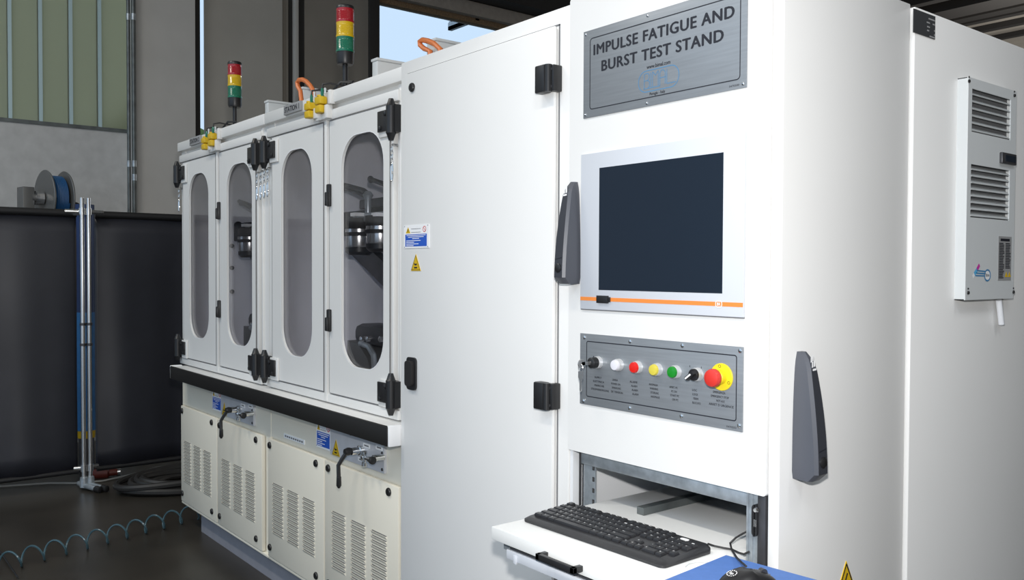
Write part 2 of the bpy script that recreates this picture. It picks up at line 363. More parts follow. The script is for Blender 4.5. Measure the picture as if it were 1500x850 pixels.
# ================================================================== WELDING SCREENS
XC = -5.98
def curtain(name, y0, y1, ztop, zbot, label, poley):
    t = thing(name, (XC, poley, 0), label, 'welding screen', 'welding screens')
    n = 130; rows = 14; vs = []; fs = []
    for j in range(rows+1):
        q = j/rows
        for i in range(n+1):
            y = y0+(y1-y0)*i/n
            dx = (.020*math.sin(y*8+1.3*math.sin(y*3))+.005*math.sin(y*23+1))*(.25+.75*q)+.004*math.sin(q*9+y*2)
            zz = ztop+(zbot-ztop)*q+.012*q*math.sin(y*9)
            vs.append((XC+dx, y, zz))
    for j in range(rows):
        for i in range(n): fs.append((j*(n+1)+i, j*(n+1)+i+1, (j+1)*(n+1)+i+1, (j+1)*(n+1)+i))
    c = MB().add(vs, fs); co = c.build('curtain', 'curtain', t, smooth=80)
    sd = co.modifiers.new('thickness', 'SOLIDIFY'); sd.thickness = 0.003
    MB().cyl((XC, y0, ztop+.005), (XC, y1, ztop+.005), .024, 12).build('top_hem', 'curtain_hem', t)
    MB().cyl((XC+.01, min(y0, y1), zbot), (XC+.01, max(y0, y1), zbot), .016, 10).build('bottom_hem', 'curtain_hem', t)
    return t
XPOL = -5.86
pl = at_x(121.5, 500, XPOL); pr = at_x(131, 500, XPOL); ztop = at_x(124, 290, XPOL).z
zt = at_x(60, 312, XC).z; zt2 = at_x(200, 318, XC).z; zbl = at_x(60, 690, XC).z; zbr = at_x(200, 668, XC).z
yl1 = at_x(113, 500, XC).y; yr0 = at_x(140, 500, XC).y
s1 = curtain('welding_screen', -2.2, yl1, zt, .10, 'dark welding screen curtain left of the chrome poles', pl.y)
s2 = curtain('welding_screen', yr0, 1.9, zt2, .10, 'dark welding screen curtain between chrome poles and machine', pr.y)
for t, p, sg in ((s1, pl, -1), (s2, pr, 1)):
    MB().cyl((XPOL, p.y, .03), (XPOL, p.y, ztop), .0135, 14).build('pole', 'steel', t)
    f = MB(); f.tube([(XPOL-.12, p.y, .02), (XPOL, p.y, .03), (XPOL+.10, p.y+.045, .022)], .017, 10); f.lathe((XPOL, p.y, .02), (0, 0, 1), [(0, .024), (.06, .022), (.065, .015)], 14); f.build('foot', 'galvanised', t)
    MB().lathe((XPOL+.1, p.y+.045, .022), (.9, .4, -.05), [(0, .02), (.04, .02), (.045, .012)], 12).build('rubber_cap', 'black_plastic', t)
    for py in (310, 686):
        z = at_x(125, py, XPOL).z; e = p.y+sg*(.09 if py == 310 else .05)
        MB().cyl((XPOL-.005, p.y-sg*.02, z), (XPOL-.03, e, z), .013, 12).lathe((XPOL, p.y, z-.02), (0, 0, 1), [(0, .019), (.04, .019)], 12).build('clamp', 'steel', t)
    for py in (475, 505):
        z = at_x(125, py, XPOL).z; MB().lathe((XPOL, p.y, z-.008), (0, 0, 1), [(0, .018), (.016, .018)], 12).build('collar', 'dark_steel', t)
    MB().cyl((XPOL-.02, p.y, zt), (XC, p.y+sg*.03, zt), .011, 10).build('arm', 'steel', t)
# blue column seen in the gap between the screens
pc = at_x(125.5, 500, -6.5)
t = thing('blue_cylinder', (-6.5, pc.y, 0), 'blue column with yellow foot seen between the two welding screens', 'column')
zz = [at_x(125, y, -6.5).z for y in (641, 630, 458, 418, 300)]
MB().lathe((-6.5, pc.y, zz[0]), (0, 0, 1), [(0, .055), (zz[1]-zz[0], .06)], 20).build('yellow_collar', 'yellow', t)
MB().lathe((-6.5, pc.y, zz[1]), (0, 0, 1), [(0, .062), (zz[2]-zz[1], .062), (zz[2]-zz[1]+.01, .05)], 20).build('body', 'cyl_blue', t)
MB().lathe((-6.5, pc.y, zz[2]), (0, 0, 1), [(0, .06), (zz[4]-zz[2], .06)], 20).build('upper_body', 'cyl_navy', t)
MB().lathe((-6.5, pc.y, 0), (0, 0, 1), [(0, .09), (.02, .09), (.03, .05), (zz[0], .05)], 20).build('pedestal', 'dark_steel', t)

# hose reel on a wall bracket
XR = -7.0
c0 = at_x(65, 291, XR); c1 = at_x(94, 293, XR); rr = at_x(66, 250, XR).z-c0.z
hr = thing('hose_reel', (XR, (c0.y+c1.y)/2, at_x(70, 312, XR).z-.25), 'wall mounted hose reel wound with blue hose above the left curtain', 'hose reel')
for y in (c0.y, c1.y):
    MB().lathe((XR, y-.006, c0.z), (0, 1, 0), [(0, rr), (.004, rr+.004), (.012, rr)], 40).build('flange', 'reel_grey', hr)
MB().lathe((XR, c0.y, c0.z), (0, 1, 0), [(0, rr*.55), (c1.y-c0.y, rr*.55)], 30).build('drum', 'reel_grey', hr)
h = []; N = 9; 
for k in range(N*28):
    q = k/28*2*PI; h.append((XR+rr*.8*math.cos(q), c0.y+.02+(c1.y-c0.y-.04)*k/(N*28), c0.z+rr*.8*math.sin(q)))
MB().tube(h, (c1.y-c0.y)/N*.55, 8).build('blue_hose', 'hose_blue', hr)
MB().cyl((XR, c0.y-.09, c0.z), (XR, c1.y+.05, c0.z), .028, 14).build('axle', 'reel_grey', hr)
MB().lathe((XR, c0.y-.065, c0.z), (0, 1, 0), [(0, .05), (.05, .05), (.06, .03)], 18).build('swivel', 'steel', hr)
b = MB(); b.box(XR-.10, XR+.02, c0.y-.150, c0.y-.075, c0.z-.35, c0.z+.075, .004); b.box(XW, XR+.1, c0.y-.165, c1.y+.05, c0.z-.38, c0.z-.30, .004); b.build('bracket', 'reel_grey', hr)
MB().tube([(XR, c1.y+.03, c0.z-.02), (XR, c1.y+.09, c0.z-.03), (XR, c1.y+.13, c0.z-.05), (XR, c1.y+.14, c0.z-.25)], .016, 8).build('outlet_pipe', 'dark_steel', hr)

hr.rotation_euler = (0, 0, math.radians(9))
# hoses and cords on the floor
hc = thing('hose_coil', (-5.75, .32, 0), 'coil of thick black hoses lying on the floor behind the machine', 'hose coil')
for k in range(9):
    cx, cy_, r = -5.62+random.uniform(-.02, .02), .46+random.uniform(-.06, .06), .26+.038*(k % 5)
    pts = [(cx+r*.66*math.cos(a), cy_+r*1.25*math.sin(a), .022+.038*(k//5)+.012*math.sin(2*a+k)) for a in [2*PI*i/48 for i in range(48)]]
    MB().tube(pts, .02, 8, True).build('hose_loop', 'hose_black', hc)
p = at_z(150, 690, .04)
rf = thing('hose_coupling', (p.x, p.y, 0), 'dark red hose coupling on the floor beside the poles', 'coupling')
MB().lathe(p-V(.0, .06, .01), (.3, 1, 0), [(0, .025), (.03, .038), (.09, .038), (.1, .025), (.15, .022)], 14).build('body', 'fitting_red', rf)
MB().lathe(p+V(.03, .08, -.01), (.3, 1, 0), [(0, .028), (.025, .028)], 12).build('ring', 'steel', rf)
pts = [at_z(x, y, .008) for x, y in ((-60, 722), (0, 713), (30, 711), (70, 708), (110, 708), (150, 705), (190, 696), (230, 685), (262, 680), (300, 674))]
tag(MB().tube(pts, .006, 6).build('grey_cable', 'cord_grey'), 'thin pale cord lying across the floor past the poles', 'cord')
# spiral air hose
a0 = at_z(-40, 838, .036); a1 = at_z(290, 752, .036)
ax = (a1-a0); L = ax.length; ax.normalize(); sd_ = V(0, 0, 1).cross(ax); pts = []
turns = 11; n = turns*28
for i in range(n+1):
    q = 2*PI*i/28
    pts.append(a0+ax*(L*i/n)+(V(0, 0, 1)*(-math.cos(q))+sd_*math.sin(q))*.040*1.0+V(0, 0, .008))
sp = MB().tube(pts, .0048, 6).build('spiral_hose', 'spiral'); tag(sp, 'blue-green coiled air hose stretched over the dark floor', 'air hose')
p0 = at_z(-12, 790, .01); p1 = at_z(26, 846, .01)
tag(MB().tube([p0, (p0+p1)/2, p1], .004, 6).build('floor_wire', 'cable_black'), 'thin black wire crossing the coiled hose at the left edge', 'wire')

# ================================================================== TEST STATIONS (right one built, left one copied)
SW = 1.143; X0 = -3.583; X1 = X0+SW            # one station
YD = 0.03                                     # face of the glazed doors
ZT = 2.037
def door_with_window(x0, x1, z0, z1, wx0, wx1, wz0, wz1, r, y0, y1):
    inner = rrect(wx0, wx1, wz0, wz1, r, 8); n = len(inner)
    # outer loop with matching count
    cx, cz = (wx0+wx1)/2, (wz0+wz1)/2; outer = []
    q = n//4
    for k, (ox, oz) in enumerate(((x1, z1), (x0, z1), (x0, z0), (x1, z0))):
        for i in range(q):
            px_, pz_ = inner[k*q+i]
            t = i/(q-1)
            if k == 0: o = (x1, pz_+(z1-pz_)*min(1, 2*t)) if t <= .5 else (px_+(x1-px_)*max(0, 2-2*t), z1)
            elif k == 1: o = (px_+(x0-px_)*min(1, 2*t), z1) if t <= .5 else (x0, pz_+(z1-pz_)*max(0, 2-2*t))
            elif k == 2: o = (x0, pz_+(z0-pz_)*min(1, 2*t)) if t <= .5 else (px_+(x0-px_)*max(0, 2-2*t), z0)
            else: o = (px_+(x1-px_)*min(1, 2*t), z0) if t <= .5 else (x1, pz_+(z0-pz_)*max(0, 2-2*t))
            outer.append(o)
    mb = MB(); vs = []
    for y in (y0, y1):
        vs += [(p[0], y, p[1]) for p in outer]+[(p[0], y, p[1]) for p in inner]
    fs = []
    for i in range(n):
        j = (i+1) % n
        fs += [(i, j, n+j, n+i), (2*n+i, 3*n+i, 3*n+j, 2*n+j), (i, 2*n+i, 2*n+j, j), (n+i, n+j, 3*n+j, 3*n+i)]
    mb.add(vs, fs); return mb
st = thing('test_chamber', (X0, YD, .87), 'right test chamber cabinet of the machine with the STATION 1 plate', 'test cabinet', 'test chambers')
# shell
b = MB(); g = .012
b.box(X0+g, X0+g+.02, .07, .70, .875, 2.03); b.box(X1-.03, X1-g, .07, .70, .875, 2.03); b.box(X0+g, X1-g, .68, .70, .875, 2.03)
b.box(X0+g, X1-g, .07, .70, .875, .905); b.build('chamber_walls', 'chamber_steel', st)
b = MB(); b.box(X0, X1-.004, .035, .72, 2.0, ZT-.002); b.box(X0, X0+.012, .06, .72, .87, 2.0); b.box(X1-.016, X1-.004, .06, .72, .87, 2.0); b.box(X0, X1-.004, .7, .72, .87, 2.0); b.build('shell', 'paint_station', st)
# header with its stepped profile
b = MB(); b.box(X0, X1-.004, .022, .06, 1.99, ZT, .004); b.box(X0+.018, X1-.06, .050, .06, 1.962, 1.995); b.box(X0+.012, X1-.055, .026, .06, 1.9305, 1.970, .006); b.build('header', 'paint_station', st)
# posts and sill
b = MB(); b.box(X0, X0+.055, .045, .07, .872, 1.99); b.box(X0+.045, X0+.062, .034, .07, .90, 1.965, .003); b.build('post', 'paint_station', st)
b = MB(); b.box(X1-.085, X1-.004, .045, .07, .872, 1.99); b.box(X1-.112, X1-.096, .034, .07, .90, 1.965, .003); b.box(X1-.066, X1-.052, .036, .07, .90, 1.985, .003); b.build('post', 'paint_station', st)
b = MB(); b.box(X0, X1-.06, .03, .07, .872, .905, .004); b.build('sill', 'paint_station', st)
b = MB(); b.box(-3.043, -2.999, .04, .07, .90, 1.93); b.box(-3.032, -3.010, .026, .07, .876, 1.935, .004); b.build('centre_post', 'paint_station', st)
for k, (x0, x1, wx0, wx1) in enumerate(((-3.519, -3.045, -3.428, -3.141), (-2.993, -2.555, -2.899, -2.594))):
    d = door_with_window(x0, x1, .911, 1.926, wx0, wx1, 1.024, 1.854, .115, YD, .040).build('door', 'paint_station', st)
    ob = MB(); ob.prism(rrect(wx0-.02, wx1+.02, 1.004, 1.874, .13, 6), .041, .045, 'y'); ob.build('window_pane', 'pane', st, d)
    e = MB(); e.box(x0, x1, YD-.0004, YD+.004, 1.9262, 1.9288); e.box(x0, x1, YD-.0004, YD+.004, .9082, .9108); e.box(x0-.002, x0-.0002, YD-.0004, YD+.004, .911, 1.926); e.box(x1+.0002, x1+.002, YD-.0004, YD+.004, .911, 1.926); e.build('door_gap_shade', 'label_grey', st, d)  # dark strips along the door edges stand in for the shaded gap
    e = MB(); outline(e, [(p[0], p[1]) for p in rrect(wx0-.001, wx1+.001, 1.023, 1.855, .115, 8)], .003, YD-.0006); e.build('window_edge', 'print_white', st, d)
    for (za, zb, ka, kb) in ((1.838, 1.908, 1.80, 1.938), (.925, .993, .890, 1.03)):
        hb = MB()
        if k == 0: lx0, lx1, kx = -3.540, -3.468, -3.562; px0, px1 = -3.53, -3.45
        else: lx0, lx1, kx = -2.612, -2.535, -2.515; px0, px1 = -2.616, -2.528
        pb_ = MB(); pb_.box(px0, px1, YD-.008, YD, za-.018, zb+.008, .003); pb_.build('hinge_pad', 'paint_station', st, d)
        hb.box(lx0, lx1, YD-.015, YD-.007, za, zb, .002)
        hb.lathe((kx, YD-.018, ka), (0, 0, 1), [(0, .008), (.022, .0155), (.024, .0175), (kb-ka-.024, .0175), (kb-ka-.022, .0155), (kb-ka, .008)], 12)
        hb.box(kx-.022, kx+.022, YD-.016, YD+.012, za-.01, zb+.01)
        for bx in (.3, .75):
            hb.lathe((lx0+(lx1-lx0)*(bx if k == 0 else 1-bx), YD-.015, zb-.012 if bx < .5 else za+.012), (0, -1, 0), [(0, .0085), (.004, .0085), (.006, .005)], 10)
        hb.build('hinge', 'black_plastic', st, d)
    if k == 1:
        for zc in (1.651, 1.183):
            hb = MB(); hb.box(-3.0, -2.976, YD-.012, YD+.002, zc-.042, zc+.042, .005); hb.box(-2.997, -2.978, YD-.020, YD-.010, zc-.04, zc+.012, .004); hb.build('door_handle', 'black_plastic', st, d)
# plate, interlock connectors and their brackets
b = MB(); b.box(-3.362, -3.206, .012, .022, 1.997, 2.035, .001); b.build('station_plate', 'grey_plate', st)
pl_ = b = MB(); put_text(b, 'STATION 1', (-3.284, .0112, 2.005), UX, UZ, width=.135, height=.022, bold=.02); plt1 = b.build('plate_lettering', 'ink', st, smooth=None)
for (x0, x1, z0, z1) in ((-3.126, -3.078, 1.950, 2.008), (-3.036, -2.988, 1.957, 2.018)):
    cb = MB(); zc = (z0+z1)/2; cb.box(x0, x1, -.012, .02, zc+.001, z1, .006); cb.box(x0+.002, x1-.002, -.012, .02, z0, zc-.001, .006); cb.lathe(((x0+x1)/2, .004, z1), (0, 0, 1), [(0, .014), (.006, .014)], 12)
    co = cb.build('interlock_connector', 'yellow', st)
    MB().lathe((x1-.012, .004, z1), (0, 0, 1), [(0, .006), (.022, .006), (.03, .004)], 8).build('green_boot', 'stack_green', st, co)
    MB().tube([(x1-.012, .004, z1+.025), (x1-.012, .006, z1+.045), (x1+.0, .03, z1+.05), (x1+.03, .08, z1+.04)], .004, 6).build('wire', 'cable_black', st, co)
    MB().lathe((x1-.004, .012, ZT-.01), (0, 0, 1), [(0, .004), (.014, .004), (.020, .005), (.023, .002)], 8).build('grommet', 'box_white', st, co)
b = MB(); b.box(-3.080, -3.050, .005, .03, 1.945, 1.985, .003); b.box(-2.988, -2.965, .005, .03, 1.935, 1.985, .003); b.box(-2.965, -2.945, .008, .03, 1.985, ZT, .003); b.box(-3.07, -2.98, .01, .03, 1.935, 1.955, .003); b.build('interlock_bracket', 'paint_station', st)
# equipment inside the chamber
YI = 0.30
def pi(px, py, Y=YI): return at_y(px, py, Y)
b = MB(); p = pi(496, 345); q = pi(575, 305); b.box(p.x, q.x, YI-.03, YI+.12, p.z, q.z, .006); b.build('manifold_block', 'black_matt', st)
b = MB(); p = pi(519, 327, YI-.06); q = pi(566, 309, YI-.06); b.box(p.x, q.x, YI-.07, YI-.03, p.z, q.z, .008); b.build('valve_body', 'galvanised', st)
for px, zt_, zb_ in ((526, 327, 371), (557, 324, 366)):
    p = pi(px, zt_, YI-.06); q = pi(px, zb_, YI-.06); r = .054; hgt = p.z-q.z
    MB().lathe((p.x, YI-.06, q.z), (0, 0, 1), [(0, r*.6), (.012, r*.9), (.03, r), (hgt*.56, r), (hgt*.56+.003, r*1.05), (hgt, r*1.05)], 24).build('filter_bowl', 'steel', st)
    MB().lathe((p.x, YI-.06, q.z-.008), (0, 0, 1), [(0, r*.75), (.012, r*1.0), (.03, r*1.03), (.034, r*.9)], 24).build('bowl_ring', 'black_plastic', st)
    MB().lathe((p.x, YI-.06, q.z+hgt*.56), (0, 0, 1), [(0, r*1.08), (.014, r*1.08), (.018, r), (.026, r), (.03, r*1.08), (hgt*.44+.02, r*1.08)], 24).build('bowl_collar', 'black_matt', st)
    b = MB(); c = pi(px-6, 314, YI-.10); b.box(c.x-.02, c.x+.02, YI-.11, YI-.07, c.z-.008, c.z+.006); b.build('label', 'print_white', st)
b = MB(); b.tube([pi(503, 271, .24), pi(515, 274, .24), pi(533, 279, .24), pi(541, 286, .24)], .010, 8); b.tube([pi(503, 276, .26), pi(520, 281, .26), pi(534, 287, .26)], .008, 8); b.build('clamp_lever', 'dark_steel', st)
b = MB(); b.tube([pi(543, 263, .22), pi(552, 266, .22), pi(572, 273, .22)], .010, 8); b.lathe(pi(543, 263, .22), (1, 0, 0), [(-.012, .006), (0, .015), (.012, .006)], 10); b.build('clamp_lever', 'dark_steel', st)
c = pi(539, 286, .24); b = MB(); b.lathe(c, (0, 0, 1), [(-.07, .012), (-.015, .014), (0, .022), (.015, .012)], 12); b.build('clamp_spindle', 'galvanised', st)
b = MB(); p = pi(532, 300, .32); q = pi(575, 288, .32); b.box(p.x, q.x, .3, .42, p.z-.02, q.z, .006); b.build('clamp_block', 'dark_steel', st)
p = pi(508, 350, .34); q = pi(572, 412, .34); b = MB(); dz = V(0, 0, .05)
b.add([p-dz, p+dz, q+dz, q-dz, p-dz+V(0, .04, 0), p+dz+V(0, .04, 0), q+dz+V(0, .04, 0), q-dz+V(0, .04, 0)], [(0, 1, 2, 3), (4, 7, 6, 5), (0, 4, 5, 1), (1, 5, 6, 2), (2, 6, 7, 3), (3, 7, 4, 0)]); b.build('diagonal_brace', 'dark_steel', st)
p = pi(529, 503, .30); q = pi(575, 478, .30); b = MB(); b.box(p.x, q.x, .26, .40, p.z, q.z, .03); b.build('lower_clamp_head', 'dark_steel', st)
b = MB()
for px in (532, 541, 560): b.lathe(pi(px, 497, .26), (0, -1, 0), [(0, .012), (.012, .012), (.016, .006)], 10)
b.build('clamp_bolts', 'steel', st)
p = pi(512, 543, .28); q = pi(545, 503, .28); b = MB()
arc = [(p.x, .27, p.z), (p.x, .27, q.z)]
b.prism([(p.x, p.z), (p.x, q.z), ((p.x+q.x)/2, q.z-.01), (q.x-.02, (p.z+q.z)/2), (q.x+.01, p.z)], .27, .40, 'y'); b.build('lower_guard', 'reel_grey', st)
b = MB(); b.tube([pi(528, 503, .24), pi(540, 508, .24), pi(547, 520, .24), pi(549, 545, .24)], .012, 8); b.build('lower_hose', 'galvanised', st)
c = pi(452, 321, .35); MB().lathe((-3.54, .33, c.z), (1, 0, 0), [(0, .022), (.012, .022), (.02, .012)], 12).build('wall_port', 'black_plastic', st)
for z in (1.25, 1.38, 1.5): MB().lathe((-3.551, .30, z), (1, 0, 0), [(0, .012), (.006, .012), (.01, .006)], 10).build('wall_bolt', 'dark_steel', st)
# left station
st2 = copy_tree(st); st2.location.x -= SW; BASE[st2.name] = st2.location.copy()
relabel(st2, 'left test chamber cabinet at the far end of the machine')
for o in [x for x in bpy.data.objects if x.parent == st2 and x.name.startswith('plate_lettering')]:
    b = MB(); put_text(b, 'STATION 2', (-3.284, .0112, 2.005), UX, UZ, width=.135, height=.022, bold=.02); me = b.mesh('plate_lettering', BASE[st.name]); me.materials.append(MAT['ink']); o.data = me

# ------------------------------------------------------------------ lower cabinets
YL = 0.04
lc = thing('base_cabinet', (X0, YL, 0), 'right base cabinet with louvred doors below the STATION 1 chamber', 'cabinet', 'base cabinets')
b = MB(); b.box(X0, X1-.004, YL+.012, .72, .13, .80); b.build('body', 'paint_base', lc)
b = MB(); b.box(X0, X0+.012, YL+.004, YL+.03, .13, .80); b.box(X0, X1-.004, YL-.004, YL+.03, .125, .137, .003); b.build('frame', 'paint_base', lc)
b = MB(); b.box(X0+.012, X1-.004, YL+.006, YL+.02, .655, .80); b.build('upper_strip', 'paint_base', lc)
lou = MB(); W = .106; PZ = .0172; DP = .0065
lou.add([(0, 0, 0), (W, 0, 0), (.003, -DP, PZ-.0052), (W-.003, -DP, PZ-.0052), (.0, 0, PZ-.004), (W, 0, PZ-.004), (.003, -DP+.001, PZ-.0046), (W-.003, -DP+.001, PZ-.0046)], [(0, 1, 3, 2), (0, 2, 6, 4), (1, 5, 7, 3), (2, 3, 7, 6)])
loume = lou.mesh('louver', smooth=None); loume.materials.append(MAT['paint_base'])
slot = MB(); slot.box(.002, W-.002, -.0012, .0, -.0009, .0011); 
lock = MB(); lock.lathe((0, 0, 0), (0, -1, 0), [(0, .0145), (.004, .0145), (.007, .012)], 18); lock.box(-.0015, .0015, -.009, -.006, -.008, .008)
lockme = lock.mesh('quarter_turn_lock', smooth=40); lockme.materials.append(MAT['black_plastic'])
slotme = slot.mesh('slot'); slotme.materials.append(MAT['black_matt'])
for (x0, x1, cols, locks) in ((-3.578, -3.048, (-3.523, -3.375, -3.228), (-3.553, -3.111)), (-3.040, -2.50, (-2.976, -2.826, -2.678), (-3.007, -2.56))):
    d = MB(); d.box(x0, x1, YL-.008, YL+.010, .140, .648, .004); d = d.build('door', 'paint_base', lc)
    for cx in cols:
        for k in range(13):
            piece('louver', loume, lc, (cx, YL-.008, .247+k*PZ), d)
        gm = MB()
        for k in range(13): gm.box(cx+.003, cx+W-.003, YL-.0088, YL-.008, .247+(k+1)*PZ-.0075, .247+(k+1)*PZ-.0032)
        gm.build('louver_shade', 'label_grey', lc, d)  # grey strips at each louver lip, shade of the opening put in as colour
    for lx in locks:
        for lz in (.622, .183): piece('quarter_turn_lock', lockme, lc, (lx, YL-.008, lz), d)
# valve plate
YV = YL-.002
b = MB(); b.box(-3.0, -2.600, YV-.002, YV+.008, .676, .80); vp = b.build('valve_plate', 'valve_metal', lc)
for x, z in ((-2.612, .745), (-2.612, .688)): MB().lathe((x, YV-.002, z), (0, -1, 0), [(0, .006), (.003, .005)], 8).build('screw', 'dark_steel', lc, vp)
MB().lathe((-2.84, YV-.002, .775), (0, -1, 0), [(0, .004), (.002, .004)], 8).build('screw', 'ink', lc, vp)
v1 = at_y(516, 661, .0)
b = MB(); b.lathe((v1.x+.006, YV, v1.z), (0, -1, 0), [(0, .017), (.016, .017), (.018, .013), (.045, .013)], 16); sv = b.build('valve_stem', 'chrome', lc)
b = MB(); b.lathe((v1.x, -.008, v1.z), (0, -1, 0), [(0, .013), (.010, .0145), (.022, .011)], 14); b.tube([(v1.x, -.02, v1.z), (v1.x-.012, -.035, v1.z-.028), (v1.x-.018, -.045, v1.z-.048), (v1.x-.016, -.045, v1.z-.08), (v1.x-.014, -.045, v1.z-.118)], .0075, 8); b.lathe((v1.x-.014, -.045, v1.z-.118), (0, 0, 1), [(-.01, .004), (0, .0095), (.03, .0085)], 10); b.build('lever', 'black_plastic', lc, sv)
v2 = at_y(540, 671, .0)
b = MB(); b.lathe((v2.x+.035, YV, v2.z+.004), (0, -1, 0), [(0, .012), (.04, .012)], 12); b.lathe((v2.x, -.01, v2.z), (1, 0, 0), [(-.022, .007), (-.02, .011), (-.008, .011), (-.005, .007), (.02, .007), (.022, .010), (.038, .010)], 14)
b.lathe((v2.x-.006, -.012, v2.z), (0, 0, 1), [(-.030, .006), (-.027, .010), (-.016, .010), (-.013, .006), (.012, .006), (.014, .009), (.022, .009), (.025, .004)], 12); b.build('test_coupling', 'chrome', lc)
b = MB(); b.lathe((v2.x+.040, -.01, v2.z+.0), (1, 0, 0), [(0, .0135), (.008, .0135), (.010, .009)], 14); b.build('coupling_cap', 'black_plastic', lc)
for (x0, x1, z0, z1) in ((-2.744, -2.697, .745, .760), (-2.655, -2.610, .752, .768), (-2.782, -2.742, .690, .703)):
    b = MB(); b.box(x0, x1, YV-.0032, YV-.002, z0, z1); lb = b.build('port_label', 'print_white', lc)
    t_ = MB(); t_.box(x0+.008, x1-.008, YV-.0036, YV-.0032, (z0+z1)/2-.0025, (z0+z1)/2+.0025); t_.build('label_print', 'label_grey', lc, lb)
def safety_sign(root, x0, x1, z0, z1, y, sub=None):
    b = MB(); b.box(x0, x1, y-.002, y, z0, z1); s = b.build('safety_sign', 'print_white', root)
    w_ = x1-x0; h_ = z1-z0; yy = y-.0024
    b = MB(); b.box(x0+.06*w_, x1-.08*w_, yy, y-.002, z0+.07*h_, z0+.60*h_); b.build('blue_field', 'sign_blue', root, s)
    b = MB()
    for k, (a, c) in enumerate(((.12, .88), (.18, .80), (.35, .62), (.10, .68), (.10, .42), (.10, .60), (.10, .40))):
        zc = z0+h_*(.55-.07*k-(.02 if k > 2 else 0)); b.box(x0+w_*a, x0+w_*c, yy-.0004, yy, zc-.013*h_, zc+.013*h_)
    b.build('sign_lines', 'print_white', root, s)
    b = MB(); b.prism([(x0+.08*w_, z0+.65*h_), (x0+.27*w_, z0+.65*h_), (x0+.175*w_, z0+.92*h_)], yy, y-.002, 'y'); b.build('sign_triangle', 'yellow', root, s)
    b = MB(); b.box(x0+.165*w_, x0+.185*w_, yy-.0004, yy, z0+.70*h_, z0+.83*h_)
    for zf in (.83, .68): b.box(x0+.30*w_, x0+.68*w_, yy, y-.002, z0+(zf-.008)*h_, z0+(zf+.008)*h_)
    for cx, cz in ((.03, .95), (.96, .95), (.03, .05), (.96, .05)): b.box(x0+(cx-.012)*w_, x0+(cx+.012)*w_, yy, y-.002, z0+(cz-.015)*h_, z0+(cz+.015)*h_)
    b.build('sign_print', 'ink', root, s)
    b = MB(); c = (x0+.83*w_, z0+.80*h_); rad = .115*h_
    outline(b, [(c[0]+rad*math.cos(2*PI*k/20), c[1]+rad*math.sin(2*PI*k/20)) for k in range(20)], .03*h_, yy); stroke(b, [(c[0]-rad*.7, c[1]+rad*.7), (c[0]+rad*.7, c[1]-rad*.7)], .025*h_, yy); b.build('prohibition_ring', 'red_ink', root, s)
    return s
def warn_triangle(root, cx, z0, wd, ht, y, bolt=False):
    b = MB(); b.prism([(cx-wd/2, z0), (cx+wd/2, z0), (cx, z0+ht)], y-.0015, y, 'y'); s = b.build('warning_triangle', 'yellow', root)
    b = MB(); k = .84; zc = z0+ht*.06
    outline(b, [(cx-wd/2*k, zc), (cx+wd/2*k, zc), (cx, z0+ht*.93)], wd*.045, y-.002); 
    if bolt: stroke(b, [(cx+.004, z0+ht*.62), (cx-.006, z0+ht*.38), (cx+.005, z0+ht*.40), (cx-.002, z0+ht*.16)], wd*.06, y-.002)
    else: b.prism([(cx-wd*.17, z0+ht*.40), (cx-wd*.05, z0+ht*.32), (cx+wd*.14, z0+ht*.36), (cx+wd*.12, z0+ht*.44), (cx-wd*.05, z0+ht*.42), (cx-wd*.12, z0+ht*.48)], y-.0022, y-.0015, 'y'); b.box(cx-wd*.15, cx+wd*.15, y-.0022, y-.0015, z0+ht*.15, z0+ht*.24)
    b.build('triangle_print', 'ink', root, s); return s
safety_sign(lc, -3.128, -3.003, .684, .790, YV+.006-.002)
warn_triangle(lc, -2.953, .678, .062, .060, YV-.002)
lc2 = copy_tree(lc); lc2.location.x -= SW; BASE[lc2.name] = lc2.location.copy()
relabel(lc2, 'left base cabinet with louvred doors at the far end of the machine')
p = at_y(414, 632, YV); q = at_y(444, 647, YV)
b = MB(); b.box(p.x, q.x, YL+.003, YL+.006, .672, .690); lb = b.build('label_strip', 'print_white', lc)
b = MB()
for k in range(9): x = p.x+(q.x-p.x)*(.06+.1*k); b.box(x, x+(q.x-p.x)*.07, YL+.0024, YL+.003, .677, .684)
b.build('label_print', 'label_grey', lc, lb)
# plinth
pp = at_y(295, 780, .085)
tag(MB().box(pp.x, X1, .085, .70, 0, .127).build('plinth', 'paint_grey'), 'grey recessed plinth under the two louvred base cabinets', 'plinth')
# bumper rail
rl = thing('bumper_rail', (-4.66, -.04, .80), 'black padded bumper rail between the glazed doors and louvred doors', 'rail')
b = MB(); b.box(-4.655, -2.437, -.036, .70, .806, .866, .003); b.build('shelf', 'paint_station', rl)
b = MB(); b.box(-4.648, -2.442, -.046, -.034, .803, .869, .004); b.build('black_pad', 'rail_black', rl)
for x0, x1 in ((-4.663, -4.648), (-2.450, -2.434)):
    b = MB(); b.box(x0, x1, -.042, .018, .802, .8715, .004); b.build('end_cap', 'print_white', rl)
